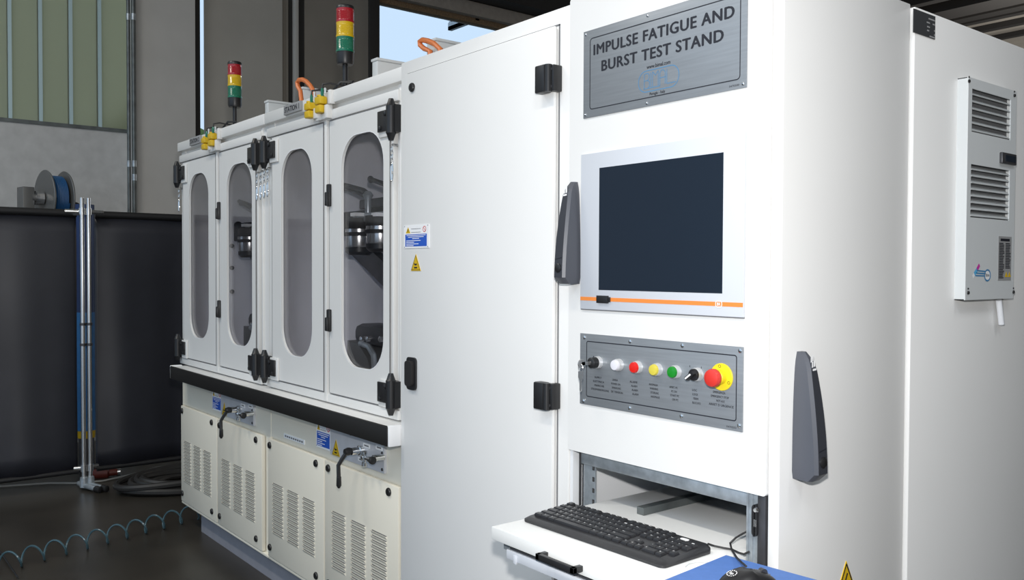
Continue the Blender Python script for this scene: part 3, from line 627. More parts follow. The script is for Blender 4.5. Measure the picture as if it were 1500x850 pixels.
# snap hooks on short chains
def snap_hook(x, z, label, y=.026):
    t = thing('snap_hook', (x, y, z), label, 'snap hook', 'snap hooks hanging by the hinges')
    pts = [(x+.006*math.cos(a), y-.004, z-.035+.030*math.sin(a)) for a in [2*PI*k/24 for k in range(24)]]
    MB().tube(pts, .0028, 6, True).build('hook_body', 'chrome', t)
    c = MB()
    for k in range(4):
        zz_ = z+.002+k*.013
        c.tube([(x+(.004 if k % 2 else .001)*math.cos(a), y-.004+(.001 if k % 2 else .004)*math.cos(a), zz_+.008*math.sin(a)) for a in [2*PI*i/12 for i in range(12)]], .0014, 5, True)
    c.build('chain', 'chrome', t)
    MB().lathe((x, y+.02, z+.055), (0, -1, 0), [(0, .005), (.02, .005), (.024, .003)], 8).build('stud', 'steel', t)
for px, py, lab in ((577, 250, 'snap hook hanging below the upper hinge next to the tall cabinet'), (379, 282, 'leftmost of the four snap hooks on the middle post'), (384.5, 280, 'second from left of the four snap hooks on the middle post'),
                    (389.5, 278, 'third from left of the four snap hooks on the middle post'), (394.5, 276, 'rightmost of the four snap hooks on the middle post'), (264.5, 300, 'snap hook at the far left corner of the machine')):
    p = at_y(px, py, .03); snap_hook(p.x, p.z+.03, lab)

# ------------------------------------------------------------------ on top of the stations
def stack_light(px, ybase_px, yl, label, Y):
    zb = ZT; xb = at_y(px, ybase_px, Y).x; Z = lambda py: at_y(px, py, Y).z
    r = (at_y(px+13*yl, 100, Y).x-at_y(px-13*yl, 100, Y).x)/2*.62*1.0
    return xb, Z, r
def build_stack(xb, Y, zs, r, label):
    t = thing('signal_tower', (xb, Y, ZT), label, 'signal light', 'signal towers on the machine')
    MB().cyl((xb, Y, ZT), (xb, Y, zs[0]), r*.30, 14).build('pole', 'black_plastic', t)
    MB().lathe((xb, Y, ZT), (0, 0, 1), [(0, r*.6), (.008, r*.6), (.012, r*.35)], 14).build('foot', 'steel', t)
    MB().lathe((xb, Y, zs[0]), (0, 0, 1), [(0, r*.85), (.01, r*.97), (zs[1]-zs[0], r*.97)], 24).build('base', 'black_plastic', t)
    for k, mname in enumerate(('stack_green', 'stack_yellow', 'stack_red')):
        a, c = zs[1+k], zs[2+k]; pr_ = []; n = 9
        pr_ = [(0, r*1.02), ((c-a)*.12, r*1.02), ((c-a)*.13, r*.99)]
        for i in range(n): q = .15+.7*i/n; pr_ += [((c-a)*q, r*.99), ((c-a)*(q+.35/n), r*.965)]
        pr_ += [((c-a)*.88, r*.99), (c-a, r*1.0)]
        o = MB().lathe((xb, Y, a), (0, 0, 1), pr_, 24).build('lens', mname, t)
        o['label'] = ('green lens', 'yellow lens', 'red lens')[k]
    MB().lathe((xb, Y, zs[4]), (0, 0, 1), [(0, r*1.01), ((zs[5]-zs[4])*.7, r*1.0), (zs[5]-zs[4], r*.9)], 24).build('cap', 'black_plastic', t)
Ys = .085
c = at_y(505.5, 124, Ys); zs = [at_y(505.5, y, Ys).z for y in (95, 77, 55.5, 34, 14, 9)]
rad = (at_y(518.5, 60, Ys)-at_y(492.5, 60, Ys)).length/2*.62
depth = (V(c.x, Ys, 2.2)-CAM).dot(_f); rad = 13*depth/FPX
build_stack(c.x, Ys, zs, rad, 'nearer red, yellow and green signal tower beside the tall cabinet')
c2 = at_y(344, 180, Ys); zs = [at_y(344, y, Ys).z for y in (157.5, 144, 127, 111, 95.5, 91)]
depth = (V(c2.x, Ys, 2.2)-CAM).dot(_f); rad = 10*depth/FPX
build_stack(c2.x, Ys, zs, rad, 'farther red, yellow and green signal tower on the left station')
def junction(x0, x1, y0, y1, z0, z1, label, lid=True):
    t = thing('junction_box', ((x0+x1)/2, (y0+y1)/2, z0), label, 'junction box', 'boxes on the machine roof')
    b = MB(); b.box(x0, x1, y0, y1, z0, z1-.012, .004); b.build('body', 'box_white', t)
    b = MB(); b.box(x0-.004, x1+.004, y0-.004, y1+.004, z1-.012, z1, .003); b.build('lid', 'box_white', t)
for (pxa, pya, pxb, Yb, lab) in ((388, 148, 423, .42, 'low white duct box on the roof behind the left signal tower'), (438, 129, 474, .42, 'white duct box on the roof behind the orange cable loop'), (545, 87, 585, .36, 'white duct box on the roof right of the near signal tower')):
    p = at_y(pxa, pya, Yb); q = at_y(pxb, pya, Yb)
    junction(p.x, p.x+.045, Yb, Yb+.28, ZT, p.z, lab)
Yb = .55; p = at_y(625, 66, Yb)
junction(p.x, p.x+.07, Yb, Yb+.19, 2.04, at_y(633, 57, Yb).z, 'white box on the tall cabinet roof beside the orange cable loop')
c = at_y(452, 128, .30)
def loop_pts(pl, Y):
    P = [at_y(x, y, Y) for x, y in pl]; P[0].z = ZT+.006; P[-1].z = ZT+.006; return P
tag(MB().tube(loop_pts(((464, 150), (459, 133), (455, 126), (449, 119.5), (443, 116.5), (438, 117), (435.5, 121), (436.5, 127), (440, 133), (446, 156)), .30), .0105, 8).build('orange_cable', 'orange_cable'), 'orange cable loop standing up on the roof above STATION 1', 'cable', 'orange cables')
tag(MB().tube(loop_pts(((656, 90), (645, 72), (636, 64), (627, 60), (619, 58.5), (615, 61), (615.5, 66), (621, 71), (630, 75), (640, 96)), .50), .011, 8).build('orange_cable', 'orange_cable'), 'orange cable loop on the roof of the tall cabinet against the sky', 'cable', 'orange cables')
b = MB().tube([(-4.3, .10, ZT+.006), (-4.0, .12, ZT+.012), (-3.6, .115, ZT+.012), (-3.2, .12, ZT+.012), (-2.46, .12, ZT+.012)], .011, 8)
tag(b.build('roof_conduit', 'dark_steel'), 'dark conduit running along the front of the station roofs', 'conduit')
for k, (px, lab) in enumerate(((328, 'black wire from the left yellow connectors to the far signal tower'), (482, 'black wire from the right yellow connectors to the near signal tower'))):
    dx = -SW if k == 0 else 0
    pts = [(-3.0+dx, .05, ZT+.01), (-2.96+dx, .06, ZT+.035), (-2.90+dx, .08, ZT+.03), ((c2.x if k == 0 else at_y(505.5, 124, Ys).x)-.02, Ys, ZT+.01)]
    tag(MB().tube(pts, .005, 6).build('roof_wire', 'cable_black'), lab, 'wire', 'roof wires')

# ================================================================== TALL CABINET
XA, XB = -2.433, -1.6245
tc = thing('tall_cabinet', (XA, 0, 0), 'tall white cabinet with one big plain door left of the control cabinet', 'cabinet')
b = MB(); b.box(XA, XB, .0, .75, .10, ZT, .004); b.build('body', 'paint_white', tc)
b = MB(); b.box(XA+.03, XB-.03, .04, .7, 0, .10); b.build('plinth', 'paint_grey', tc)
td = MB(); td.box(-2.391, -1.669, -.016, -.002, .14, 1.992, .007); td = td.build('door', 'paint_white', tc)
b = MB(); b.box(-1.668, -1.664, -.0015, .0, .14, 1.995); b.box(-2.391, -1.664, -.0015, 0, 1.9925, 1.9965); b.build('gap_shade', 'label_grey', tc)  # thin grey strips painting the shadow line beside and above the door
for zc in (at_y(810, 115, -.02).z, at_y(809, 581, -.02).z):
    b = MB(); b.box(-1.713, -1.676, -.044, -.017, zc-.035, zc+.035, .004); b.box(-1.674, -1.655, -.030, .0, zc-.033, zc+.033, .003); b.cyl((-1.673, -.032, zc-.034), (-1.673, -.032, zc+.034), .010, 12)
    hb = b.build('hinge', 'black_plastic', tc)
    b = MB()
    for dz in (-.022, .022): b.lathe((-1.664, -.030, zc+dz), (0, -1, 0), [(0, .004), (.002, .004)], 8)
    b.build('hinge_screws', 'dark_steel', tc, hb)
p = at_y(602.5, 128, -.02); lk = bpy.data.objects.new('quarter_turn_lock', lockme); COL.objects.link(lk); lk.parent = tc; lk.location = V(p.x, -.016, p.z)-BASE[tc.name]
p = at_y(602.5, 547.5, -.02); b = MB(); b.prism(rrect(p.x-.027, p.x+.027, p.z-.051, p.z+.051, .012, 4), -.022, -.016, 'y'); hb = b.build('recessed_handle', 'black_plastic', tc)
b = MB(); b.prism(rrect(p.x-.019, p.x+.019, p.z-.038, p.z+.040, .010, 4), -.034, -.021, 'y'); b.build('grip', 'black_matt', tc, hb)
safety_sign(tc, at_y(592.5, 348, -.016).x, at_y(629, 348, -.016).x, at_y(610, 363.5, -.016).z, at_y(610, 329.5, -.016).z, -.016)
p = at_y(609.5, 397, -.016); warn_triangle(tc, p.x, p.z, .056, .052, -.016)

# ================================================================== CONTROL CABINET
XC0, XC1 = -1.622, -1.010
ZC = 2.045; ZS = at_x(1326, 2.5, XC1).z
DEP = at_x(1331, 300, XC1).y
cc = thing('control_cabinet', (XC0, 0, 0), 'bright white control cabinet with screen, buttons and keyboard opening', 'cabinet')
t_ = .02; YB = .47
b = MB(); b.box(XC0, XC0+.010, .004, YB, .10, ZS); b.build('side_panel', 'inner_white', cc)
b = MB(); b.box(XC1-.026, XC1, .0, DEP-.003, .08, ZS, .003); b.build('side_panel', 'paint_white', cc)
b = MB(); b.box(XC0, XC1-.027, YB-.01, YB, .10, ZS); b.build('back_panel', 'inner_white', cc)
b = MB(); b.box(XC0+.003, XC1-.027, .02, YB, ZS-.015, ZS); b.build('roof_panel', 'paint_white', cc)
b = MB(); b.box(XC0, XC1-.027, .03, YB, 0, .10); b.build('plinth', 'paint_grey', cc)
ZO = at_y(980, 693, 0).z
b = MB(); b.prism(rrect(XC0+.001, XC1-.027, ZO, ZC, .006, 4), -.006, .016, 'y'); fp = b.build('front_panel', 'paint_white', cc)
b = MB(); b.box(XC0+.004, XC1-.03, .02, .40, ZO+.035, ZO+.045); b.build('inner_shelf', 'inner_white', cc)
b = MB(); b.box(XC0+.002, XC1-.03, -.004, .018, .10, .70, .003); b.build('lower_panel', 'paint_white', cc)
# rack uprights
XPL0, XPL1 = at_y(852, 735, .02).x, at_y(871, 735, .02).x
hz = [(ZO-.012-.028*k) for k in range(9)]
def upright(x0, x1, flip):
    b = MB(); b.box(x0, x1, .022, .026, .70, ZO+.02); 
    b.box(x0 if not flip else x1-.004, (x0+.004) if not flip else x1, .022, .06, .70, ZO+.02); return b
up = upright(XPL0, XPL1, False).build('rack_upright', 'galvanised', cc)
for z in hz:
    b = MB(); b.box(XPL1-.010, XPL1-.003, .0212, .022, z-.0055, z+.0055); b.build('cage_slot', 'black_matt', cc, up)
    b = MB(); b.box(XPL1-.0085, XPL1-.0045, .0206, .0212, z-.004, z+.004); b.build('cage_clip', 'chrome', cc, up)
XR0, XR1 = at_y(1096, 760, .01).x, at_y(1125.5, 760, .01).x
b = MB(); b.box(XR0, XR0+.004, .004, .05, .70, ZO); b.box(XR0, XR0+.028, .008, .012, .70, ZO); b.box(XR0+.012, XR0+.015, .004, .010, .70, ZO); b.build('rack_upright', 'galvanised', cc)
b = MB(); b.box(XR0+.029, XR1, .0, .05, .70, ZO, .002); b.build('dark_channel', 'dark_steel', cc)
lz0, lz1 = at_y(1107, 786, 0).z, at_y(1107, 739, 0).z; lx = at_y(1108, 760, 0).x
b = MB(); b.prism(rrect(lx-.009, lx+.005, lz0, lz1, .008, 4), -.004, .008, 'y'); lb = b.build('latch', 'black_plastic', cc)
b = MB(); b.box(lx-.003, lx-.0005, -.0048, -.004, lz0+.02, lz1-.03); b.box(lx+.001, lx+.003, -.0048, -.004, lz0+.02, lz1-.03); b.lathe((lx+.002, -.004, lz1-.010), (0, -1, 0), [(0, .006), (.004, .004)], 10); b.build('latch_trim', 'chrome', cc, lb)
b = MB(); b.box(XPL0, XR0+.005, .012, .035, ZO-.034, ZO-.004, .003); b.box(XPL0, XR0+.005, .008, .014, ZO-.004, ZO+.01); b.build('cross_bar', 'galvanised', cc)
dp = at_z(933, 742, .818); b = MB(); b.box(dp.x, dp.x+.022, dp.y, YB-.012, .8005, .818); b.build('depth_bar', 'pipe', cc)
b = MB(); b.box(XPL1+.0, XR0, .10, .40, ZO-.045, ZO-.035); b.build('equipment_base', 'dark_steel', cc)
for px in (840, 850):
    p = at_y(px, 700, .012); MB().cyl((p.x, .012, .66), (p.x, .012, ZO+.01), .0032, 8).build('inner_cable', 'cable_black', cc)
# swing handles: wedge that grows towards the bottom
def handle(root, org, along, out, side, hgt, wd, name='swing_handle'):
    n = 16; prof = []
    def ln(t): return .026+.030*math.sin((1-t)*PI/2)**.9
    vs = []; fs = []
    for i in range(n+1):
        t = i/n; z = (t)*hgt; o = ln(t); wv = wd*(1-.42*t**3)
        if i == 0: o *= .72; wv *= .86
        if i == n: o *= .55; wv *= .7
        if i == n-1: o *= .9; wv *= .93
        c = .006
        for (a, e) in ((-wv/2, 0), (-wv/2, o-c), (-wv/2+c, o), (wv/2-c, o), (wv/2, o-c), (wv/2, 0)):
            vs.append(Vector(org)+side*a+out*e+V(0, 0, 1)*z)
    for i in range(n):
        for k in range(6): fs.append((i*6+k, i*6+(k+1) % 6, (i+1)*6+(k+1) % 6, (i+1)*6+k))
    fs.append(tuple(range(6))[::-1]); fs.append(tuple(n*6+k for k in range(6)))
    h = MB().add(vs, fs).build(name, 'handle_grey', root, smooth=35)
    # dark front strip
    vs = []; fs = []
    for i in range(1, n-1):
        t = i/n; o = ln(t)+.0006; wv = wd*(1-.42*t**3)-.012
        vs += [Vector(org)+side*(-wv/2)+out*o+V(0, 0, 1)*t*hgt, Vector(org)+side*(wv/2)+out*o+V(0, 0, 1)*t*hgt]
    for i in range(n-3): fs.append((2*i, 2*i+1, 2*i+3, 2*i+2))
    MB().add(vs, fs).build('front_strip', 'handle_dark', root, h)
    o = ln(.14)+.001; MB().lathe(Vector(org)+out*(o-.006)+V(0, 0, hgt*.155), out, [(0, .011), (.008, .011), (.010, .008)], 16).build('lock_cylinder', 'black_plastic', root, h)
    b = MB(); o = ln(.93)+.0012
    for (a, zc, ww, hh) in ((-.0055, .945, .0045, .012), (.0005, .955, .0045, .012), (-.0045, .905, .0045, .012), (.0025, .91, .0055, .012), (0, .865, .013, .004)):
        bb = Vector(org)+out*(ln(zc)+.0014)+V(0, 0, hgt*zc)+side*a
        b.add([bb-side*ww/2-V(0, 0, hh/2), bb+side*ww/2-V(0, 0, hh/2)+V(0, 0, .001), bb+side*ww/2+V(0, 0, hh/2)+V(0, 0, .001), bb-side*ww/2+V(0, 0, hh/2)], [(0, 1, 2, 3)])
    b.build('maker_mark', 'print_white', root, h, smooth=None)
    o = ln(.24)+.0012; q = Vector(org)+out*o+V(0, 0, hgt*.235); b = MB(); b.add([q-side*.013, q+side*.013+V(0, 0, .005), q+side*.013+V(0, 0, .0065), q-side*.013+V(0, 0, .0015)], [(0, 1, 2, 3)]); b.build('seam', 'ink', root, h, smooth=None)
    return h
z0 = at_y(840, 416, -.02).z; z1 = at_y(842, 266, -.02).z
xr = at_y(850.5, 380, -.006).x
handle(cc, (xr-.020, -.006, z0), UZ, V(0, -1, 0), V(1, 0, 0), z1-z0, .040)
yl_ = at_x(1160, 650, XC1).y
z0 = at_x(1170, 699, XC1).z; z1 = at_x(1172, 517, XC1+.02).z
handle(cc, (XC1, yl_+.022, z0), UZ, V(1, 0, 0), V(0, 1, 0), z1-z0, .042)
# electrical warning on the side
p = at_x(1239, 822, XC1); b = MB(); wd = .085; ht = .076; yc = p.y; zt_ = p.z
b.prism([(yc-wd/2, zt_-ht), (yc+wd/2, zt_-ht), (yc, zt_)], XC1, XC1+.0015, 'x'); s = b.build('warning_triangle', 'yellow', cc)
b = MB(); pts = [(yc-wd*.42, zt_-ht*.94), (yc+wd*.42, zt_-ht*.94), (yc, zt_-ht*.08)]
for i in range(3):
    a, c = V(0, *pts[i]), V(0, *pts[(i+1) % 3]); d = (c-a).normalized(); nr = V(0, -d.z, d.y)*.0018; x = V(XC1+.002, 0, 0)
    b.add([a+nr+x, a-nr+x, c-nr+x, c+nr+x], [(0, 1, 2, 3)])
pts = [(yc+.004, zt_-ht*.35), (yc-.006, zt_-ht*.62), (yc+.005, zt_-ht*.6), (yc-.002, zt_-ht*.85)]
for i in range(3):
    a, c = V(0, *pts[i]), V(0, *pts[i+1]); d = (c-a).normalized(); nr = V(0, -d.z, d.y)*.0025; x = V(XC1+.002, 0, 0); b.add([a+nr+x, a-nr+x, c-nr+x, c+nr+x], [(0, 1, 2, 3)])
b.build('triangle_print', 'ink', cc, s, smooth=None)

# ------------------------------------------------------------------ name plate
YF = -.006
def fx(px, py, Y=YF): return at_y(px, py, Y)
tl = fx(855.6, 47.7); brp = fx(1094.8, 129); bl = fx(855.6, 173.7)
pz0, pz1 = (brp.z+bl.z)/2, tl.z; px0, px1 = bl.x, brp.x
npl = thing('name_plate', ((px0+px1)/2, YF, pz0), 'brushed metal plate lettered IMPULSE FATIGUE AND BURST TEST STAND', 'sign')
b = MB(); b.box(px0, px1, YF-.003, YF, pz0, pz1, .0006); b.build('plate', 'brushed', npl)
yy = YF-.0034
a = fx(863.9, 160.6, yy); c = fx(1083.8, 115.5, yy); d = fx(863.9, 57.2, yy)
b = MB(); outline(b, rrect(a.x, c.x, (a.z+c.z)/2, d.z, .008), .0022, yy); b.build('border_line', 'ink', npl, smooth=None)
b = MB()
l0 = fx(869.8, 81, yy); r0 = fx(1075.3, 29.5, yy); t0 = fx(870, 65.8, yy)
put_text(b, 'IMPULSE FATIGUE AND', ((l0.x+r0.x)/2, yy, l0.z), UX, UZ, width=r0.x-l0.x, height=t0.z-l0.z, bold=0, spacing=1.08, heavy=.036)
l1 = fx(881.4, 103.6, yy); r1 = fx(1059.4, 62.5, yy); t1 = fx(882, 84.3, yy)
put_text(b, 'BURST TEST STAND', ((l1.x+r1.x)/2, yy, l1.z-.001), UX, UZ, width=r1.x-l1.x, height=t0.z-l0.z, bold=0, spacing=1.08, heavy=.036)
b.build('lettering', 'ink', npl, smooth=None)
la = fx(935.2, 125, yy); lb_ = fx(994.5, 108, yy); ltop = fx(965, 99.8, yy).z; lbot = fx(965, 131, yy).z
b = MB(); outline(b, rrect(la.x, lb_.x, lbot, ltop, (ltop-lbot)/2-.0005, 10), .0016, yy)
lw = lb_.x-la.x; lh = ltop-lbot
def LP(u, v): return (la.x+lw*u, lbot+lh*v)
sw = .0014
stroke(b, [LP(.15, .16), LP(.15, .86), LP(.23, .88), LP(.27, .8), LP(.27, .62), LP(.23, .54), LP(.15, .53)], sw, yy)
stroke(b, [LP(.23, .54), LP(.28, .46), LP(.28, .25), LP(.24, .17)], sw, yy)
stroke(b, [LP(.13, .16), LP(.54, .16)], sw, yy)
stroke(b, [LP(.315, .88), LP(.315, .2)], sw, yy); stroke(b, [LP(.36, .18), LP(.36, .9), LP(.43, .7), LP(.5, .9), LP(.5, .18)], sw, yy)
stroke(b, [LP(.54, .16), LP(.54, .75), LP(.57, .88), LP(.63, .88), LP(.67, .76), LP(.67, .2)], sw, yy); stroke(b, [LP(.54, .53), LP(.67, .53)], sw, yy)
stroke(b, [LP(.71, .88), LP(.71, .2), LP(.92, .2)], sw, yy)
b.build('logo', 'ink_blue', npl, smooth=None)
b = MB(); put_text(b, 'www.bimal.com', (la.x+lw*.50, yy, ltop+.004), UX, UZ, width=lw*.58, height=.0085, heavy=.02); b.build('web_address', 'ink', npl, smooth=None); b = MB()
put_text(b, 'Perugia - Italy', (la.x+lw*.48, yy, lbot-.0115), UX, UZ, width=lw*.38, height=.0085, heavy=.02)
b.build('place_name', 'ink', npl, smooth=None); b = MB(); put_text(b, '0470500', (px1-.030, yy, pz0+.006), UX, UZ, width=.025, height=.004); b.build('small_print', 'ink', npl, smooth=None)
def screw(root, x, z, y=YF-.003, r=.004):
    MB().lathe((x, y, z), (0, -1, 0), [(0, r), (.0014, r*.95), (.0028, r*.4)], 12).build('screw', 'chrome', root)
mx = (px0+px1)/2-.030
for x, z in ((px0+.008, pz1-.008), (mx, pz1-.007), (px1-.008, pz1-.008), (px0+.008, pz0+.008), (mx, pz0+.007), (px1-.008, pz0+.008)): screw(npl, x, z, r=.0032)

# ------------------------------------------------------------------ monitor
a = fx(853.0, 226.6); c = fx(1091.4, 465); a2 = fx(852.4, 452.6); c2_ = fx(1091.4, 193.4)
mon = thing('touch_screen', ((a.x+c.x)/2, YF, a2.z), 'dark industrial touch screen with pale bezel and orange stripe', 'monitor')
mx0, mx1, mz0, mz1 = a2.x, c.x, (a2.z+c.z)/2, (a.z+c2_.z)/2
b = MB(); b.box(mx0, mx1, YF-.006, YF, mz0, mz1, .001); b.build('bezel', 'bezel', mon)
b = MB(); b.box(mx0+.0005, mx1-.0005, YF-.0045, YF, mz0-.002, mz0); b.build('lower_lip', 'label_grey', mon)
d0 = fx(877.1, 425.4, YF-.006); d1_ = fx(1060, 223.5, YF-.006); d2_ = fx(877.1, 246, YF-.006); d3 = fx(1059, 429.6, YF-.006)
b = MB(); b.box(d0.x, d1_.x, YF-.0066, YF-.006, (d0.z+d3.z)/2, (d1_.z+d2_.z)/2); b.build('screen', 'screen', mon)
oz0 = fx(860, 441, YF-.006).z; oz1 = fx(860, 435, YF-.006).z; zc = (fx(860, 438.3, YF-.006).z+fx(1080, 446, YF-.006).z)/2
b = MB(); b.box(mx0+.001, mx1-.001, YF-.0066, YF-.006, zc-.0045, zc+.0045); b.build('orange_stripe', 'orange', mon)
u0 = fx(874, 440, YF-.01).x; u1 = fx(893, 440, YF-.01).x
b = MB(); b.box(u0, u1-.006, YF-.012, YF-.0066, zc-.009, zc+.009, .001); b.box(u1-.006, u1, YF-.010, YF-.0066, zc-.006, zc+.006, .001); b.build('usb_cover', 'black_plastic', mon)
e = fx(1053, 446, YF-.0066); b = MB(); outline(b, rrect(e.x-.008, e.x+.008, zc-.0065, zc+.0065, .005, 4), .0016, YF-.0072)
put_text(b, 'BR', (e.x, YF-.0072, zc-.003), UX, UZ, width=.009, height=.006, bold=.02); b.build('maker_badge', 'print_white', mon, smooth=None)

# ------------------------------------------------------------------ button panel
a = fx(852, 488.6); c = fx(1090, 508); a2 = fx(851, 592.6); c2_ = fx(1090, 631.6)
bx0, bx1, bz0, bz1 = a2.x, c.x, (a2.z+c2_.z)/2, (a.z+c.z)/2
bp_ = thing('button_panel', ((bx0+bx1)/2, YF, bz0), 'brushed metal operator panel with buttons, key switch and emergency stop', 'control panel')
b = MB(); b.box(bx0, bx1, YF-.004, YF, bz0, bz1, .0006); b.build('plate', 'brushed', bp_)
yp_ = YF-.0044
a = fx(859.4, 501, yp_); c = fx(1079, 520, yp_); a2 = fx(858.4, 582, yp_); c2_ = fx(1078, 615, yp_)
b = MB(); outline(b, rrect(a.x, c.x, (a2.z+c2_.z)/2, (a.z+c.z)/2, .005), .0022, yp_); b.build('border_line', 'ink', bp_, smooth=None)
for (sx, sz) in ((78, 122), (413, 152), (797, 183), (1220, 220), (72, 588), (410, 640), (790, 700), (1213, 770)):
    p = fx(840+sx/5, 470+sz/5, YF-.005); screw(bp_, p.x, p.z, YF-.004, .0048)
zb = fx(956.6, 542, YF-.018).z
YPF = YF-.004
lamps = ((900, 536.6, 'lens_white', 'white lamp'), (927.6, 539.6, 'lens_red', 'red lamp'), (956.6, 542, 'lens_yellow', 'yellow lamp'), (983.6, 546.4, 'lens_green', 'green lamp'))
for k, (px, py, mname, lab) in enumerate(lamps):
    p = fx(px, py, YPF-.016); r = .0125
    bz = MB().lathe((p.x, YPF, zb), (0, -1, 0), [(0, .0145), (.009, .0145), (.012, .013), (.012, .0118)], 28).build('pilot_lamp', 'bright_ring', bp_); bz['label'] = lab
    MB().lathe((p.x, YPF-.009, zb), (0, -1, 0), [(0, .0128), (.006, .0128), (.009, .0112), (.0098, .006)], 28).build('lens', mname, bp_, bz)
# key switch
p = fx(868, 534.5, YPF-.020)
ks = MB().lathe((p.x, YPF, zb), (0, -1, 0), [(0, .0148), (.008, .0148), (.011, .0135)], 28).build('key_switch', 'bright_ring', bp_)
MB().lathe((p.x, YPF-.010, zb), (0, -1, 0), [(0, .0135), (.016, .0125), (.018, .010)], 24).build('barrel', 'black_plastic', bp_, ks)
b = MB(); b.box(p.x-.0012, p.x+.0012, YPF-.056, YPF-.026, zb-.004, zb+.004); b.prism([(YPF-.056+.011*math.cos(t), zb+.011*math.sin(t)) for t in [2*PI*k/16 for k in range(16)]], p.x-.0012, p.x+.0012, 'x'); b.build('key', 'steel', bp_, ks)
kx = p.x+.002; ky = YPF-.060
b = MB(); b.tube([(kx+.007*math.cos(t), ky, zb-.010+.010*math.sin(t)) for t in [2*PI*k/20 for k in range(20)]], .0011, 6, True)
b.prism([(kx-.008, zb-.018), (kx+.008, zb-.018), (kx+.008, zb-.032), (kx+.003, zb-.040), (kx+.003, zb-.062), (kx, zb-.066), (kx-.003, zb-.062), (kx-.003, zb-.040), (kx-.008, zb-.032)], ky-.001, ky+.001, 'y'); b.build('spare_key', 'steel', bp_, ks)
# selector
p = fx(1016, 550.5, YPF-.014)
ss = MB().lathe((p.x, YPF, zb), (0, -1, 0), [(0, .0148), (.008, .0148), (.012, .0132)], 28).build('selector_switch', 'bright_ring', bp_)
MB().lathe((p.x, YPF-.010, zb), (0, -1, 0), [(0, .0130), (.006, .0128), (.008, .011)], 24).build('selector_body', 'black_plastic', bp_, ss)
b = MB(); u = V(-.80, 0, -.6); nn = V(.6, 0, -.80); cen = V(p.x, YPF-.016, zb)
vs = []
for yv, sc in ((0, 1), (-.012, .85)):
    for a_, b_ in ((-.012, -.0042), (.017, -.0042), (.017, .0042), (-.012, .0042)): vs.append(cen+u*a_*sc+nn*b_*sc+V(0, yv, 0))
b.add(vs, [(0, 1, 2, 3), (4, 7, 6, 5), (0, 4, 5, 1), (1, 5, 6, 2), (2, 6, 7, 3), (3, 7, 4, 0)]); b.build('selector_lever', 'black_plastic', bp_, ss)
b = MB(); b.add([cen+u*a_+nn*b_+V(0, -.0124, 0) for a_, b_ in ((-.004, -.0018), (.014, -.0018), (.014, .0018), (-.004, .0018))], [(0, 1, 2, 3)]); b.build('pointer_line', 'print_white', bp_, ss, smooth=None)
# emergency stop
p = fx(1056.5, 552, YPF-.002); ez = (p.z+zb)/2
es = MB().lathe((p.x, YPF, ez), (0, -1, 0), [(0, .0285), (.002, .0285), (.003, .0275)], 36).build('emergency_stop', 'estop_yellow', bp_)
MB().lathe((p.x, YPF-.003, ez), (0, -1, 0), [(0, .015), (.014, .015), (.016, .0125)], 24).build('yellow_neck', 'estop_yellow', bp_, es)
MB().lathe((p.x, YPF-.016, ez), (0, -1, 0), [(0, .011), (.004, .0150), (.008, .0185), (.015, .0190), (.020, .0172), (.0225, .012), (.0232, .004)], 30).build('red_mushroom', 'estop_red', bp_, es)
b = MB()
for q in (PI*.55, PI*1.25, -PI*.15):
    cx, cz = p.x+.0225*math.cos(q), ez+.0225*math.sin(q); outline(b, [(cx+.0032*math.cos(t), cz+.0026*math.sin(t)) for t in [2*PI*k/12 for k in range(12)]], .0009, YPF-.0034)
b.build('arrow_print', 'ink', bp_, es, smooth=None)
# inscriptions, four short lines below each device
def lines(px, py, rows):
    b = MB()
    for k, (s, wpx) in enumerate(rows):
        q = fx(px+k*.9, py+k*(6.0 if px < 1000 else 6.3), yp_); ww = (fx(px+wpx/2, py, yp_)-fx(px-wpx/2, py, yp_)).x
        put_text(b, s, (q.x, yp_, q.z-.002), UX, UZ, width=ww, height=.0046, heavy=.02)
    b.build('inscription', 'ink', bp_, smooth=None)
lines(876, 553.5, (('SUPPLY', 10), ('ELETTRICA', 16), ('MARCHE', 14), ('STROMVERSORGUNG', 26)))
lines(901, 557, (('LINEA', 8), ('POWER ON', 13), ('SPANNUNG', 13), ('DE TENSION', 17)))
lines(928, 560, (('ALLARME', 11), ('ALARM', 9), ('ALARM', 9), ('ALARM', 9)))
lines(957, 564, (('ANOMALIA', 13), ('WARNING', 12), ('STORUNG', 12), ('ANOMALIE', 13)))
lines(986.5, 568, (('APERT. PC', 12), ('PC ON', 8), ('START PC', 13), ('ON PC', 9)))
lines(1017.5, 572, (('LOC', 7), ('LOCK', 8), ('FERM', 7), ('BLOCCATO', 12)))
lines(1053.5, 575.5, (('EMERGENZA', 18), ('EMERGENCY STOP', 26), ('NOT-AUS', 12), ('ARRET D URGENCE', 36)))
b = MB(); q = fx(1071, 625, yp_); put_text(b, '0470502', (bx1-.026, yp_, bz0+.005), UX, UZ, width=.025, height=.004)
q = fx(869, 524, yp_); b.box(q.x, q.x+.002, yp_-.0002, yp_, q.z, q.z+.004)
for px, py in ((1010, 538), (1027, 540)): q = fx(px, py, yp_); b.box(q.x, q.x+.0012, yp_-.0002, yp_, q.z, q.z+.004)
b.build('tick_marks', 'ink', bp_, smooth=None)

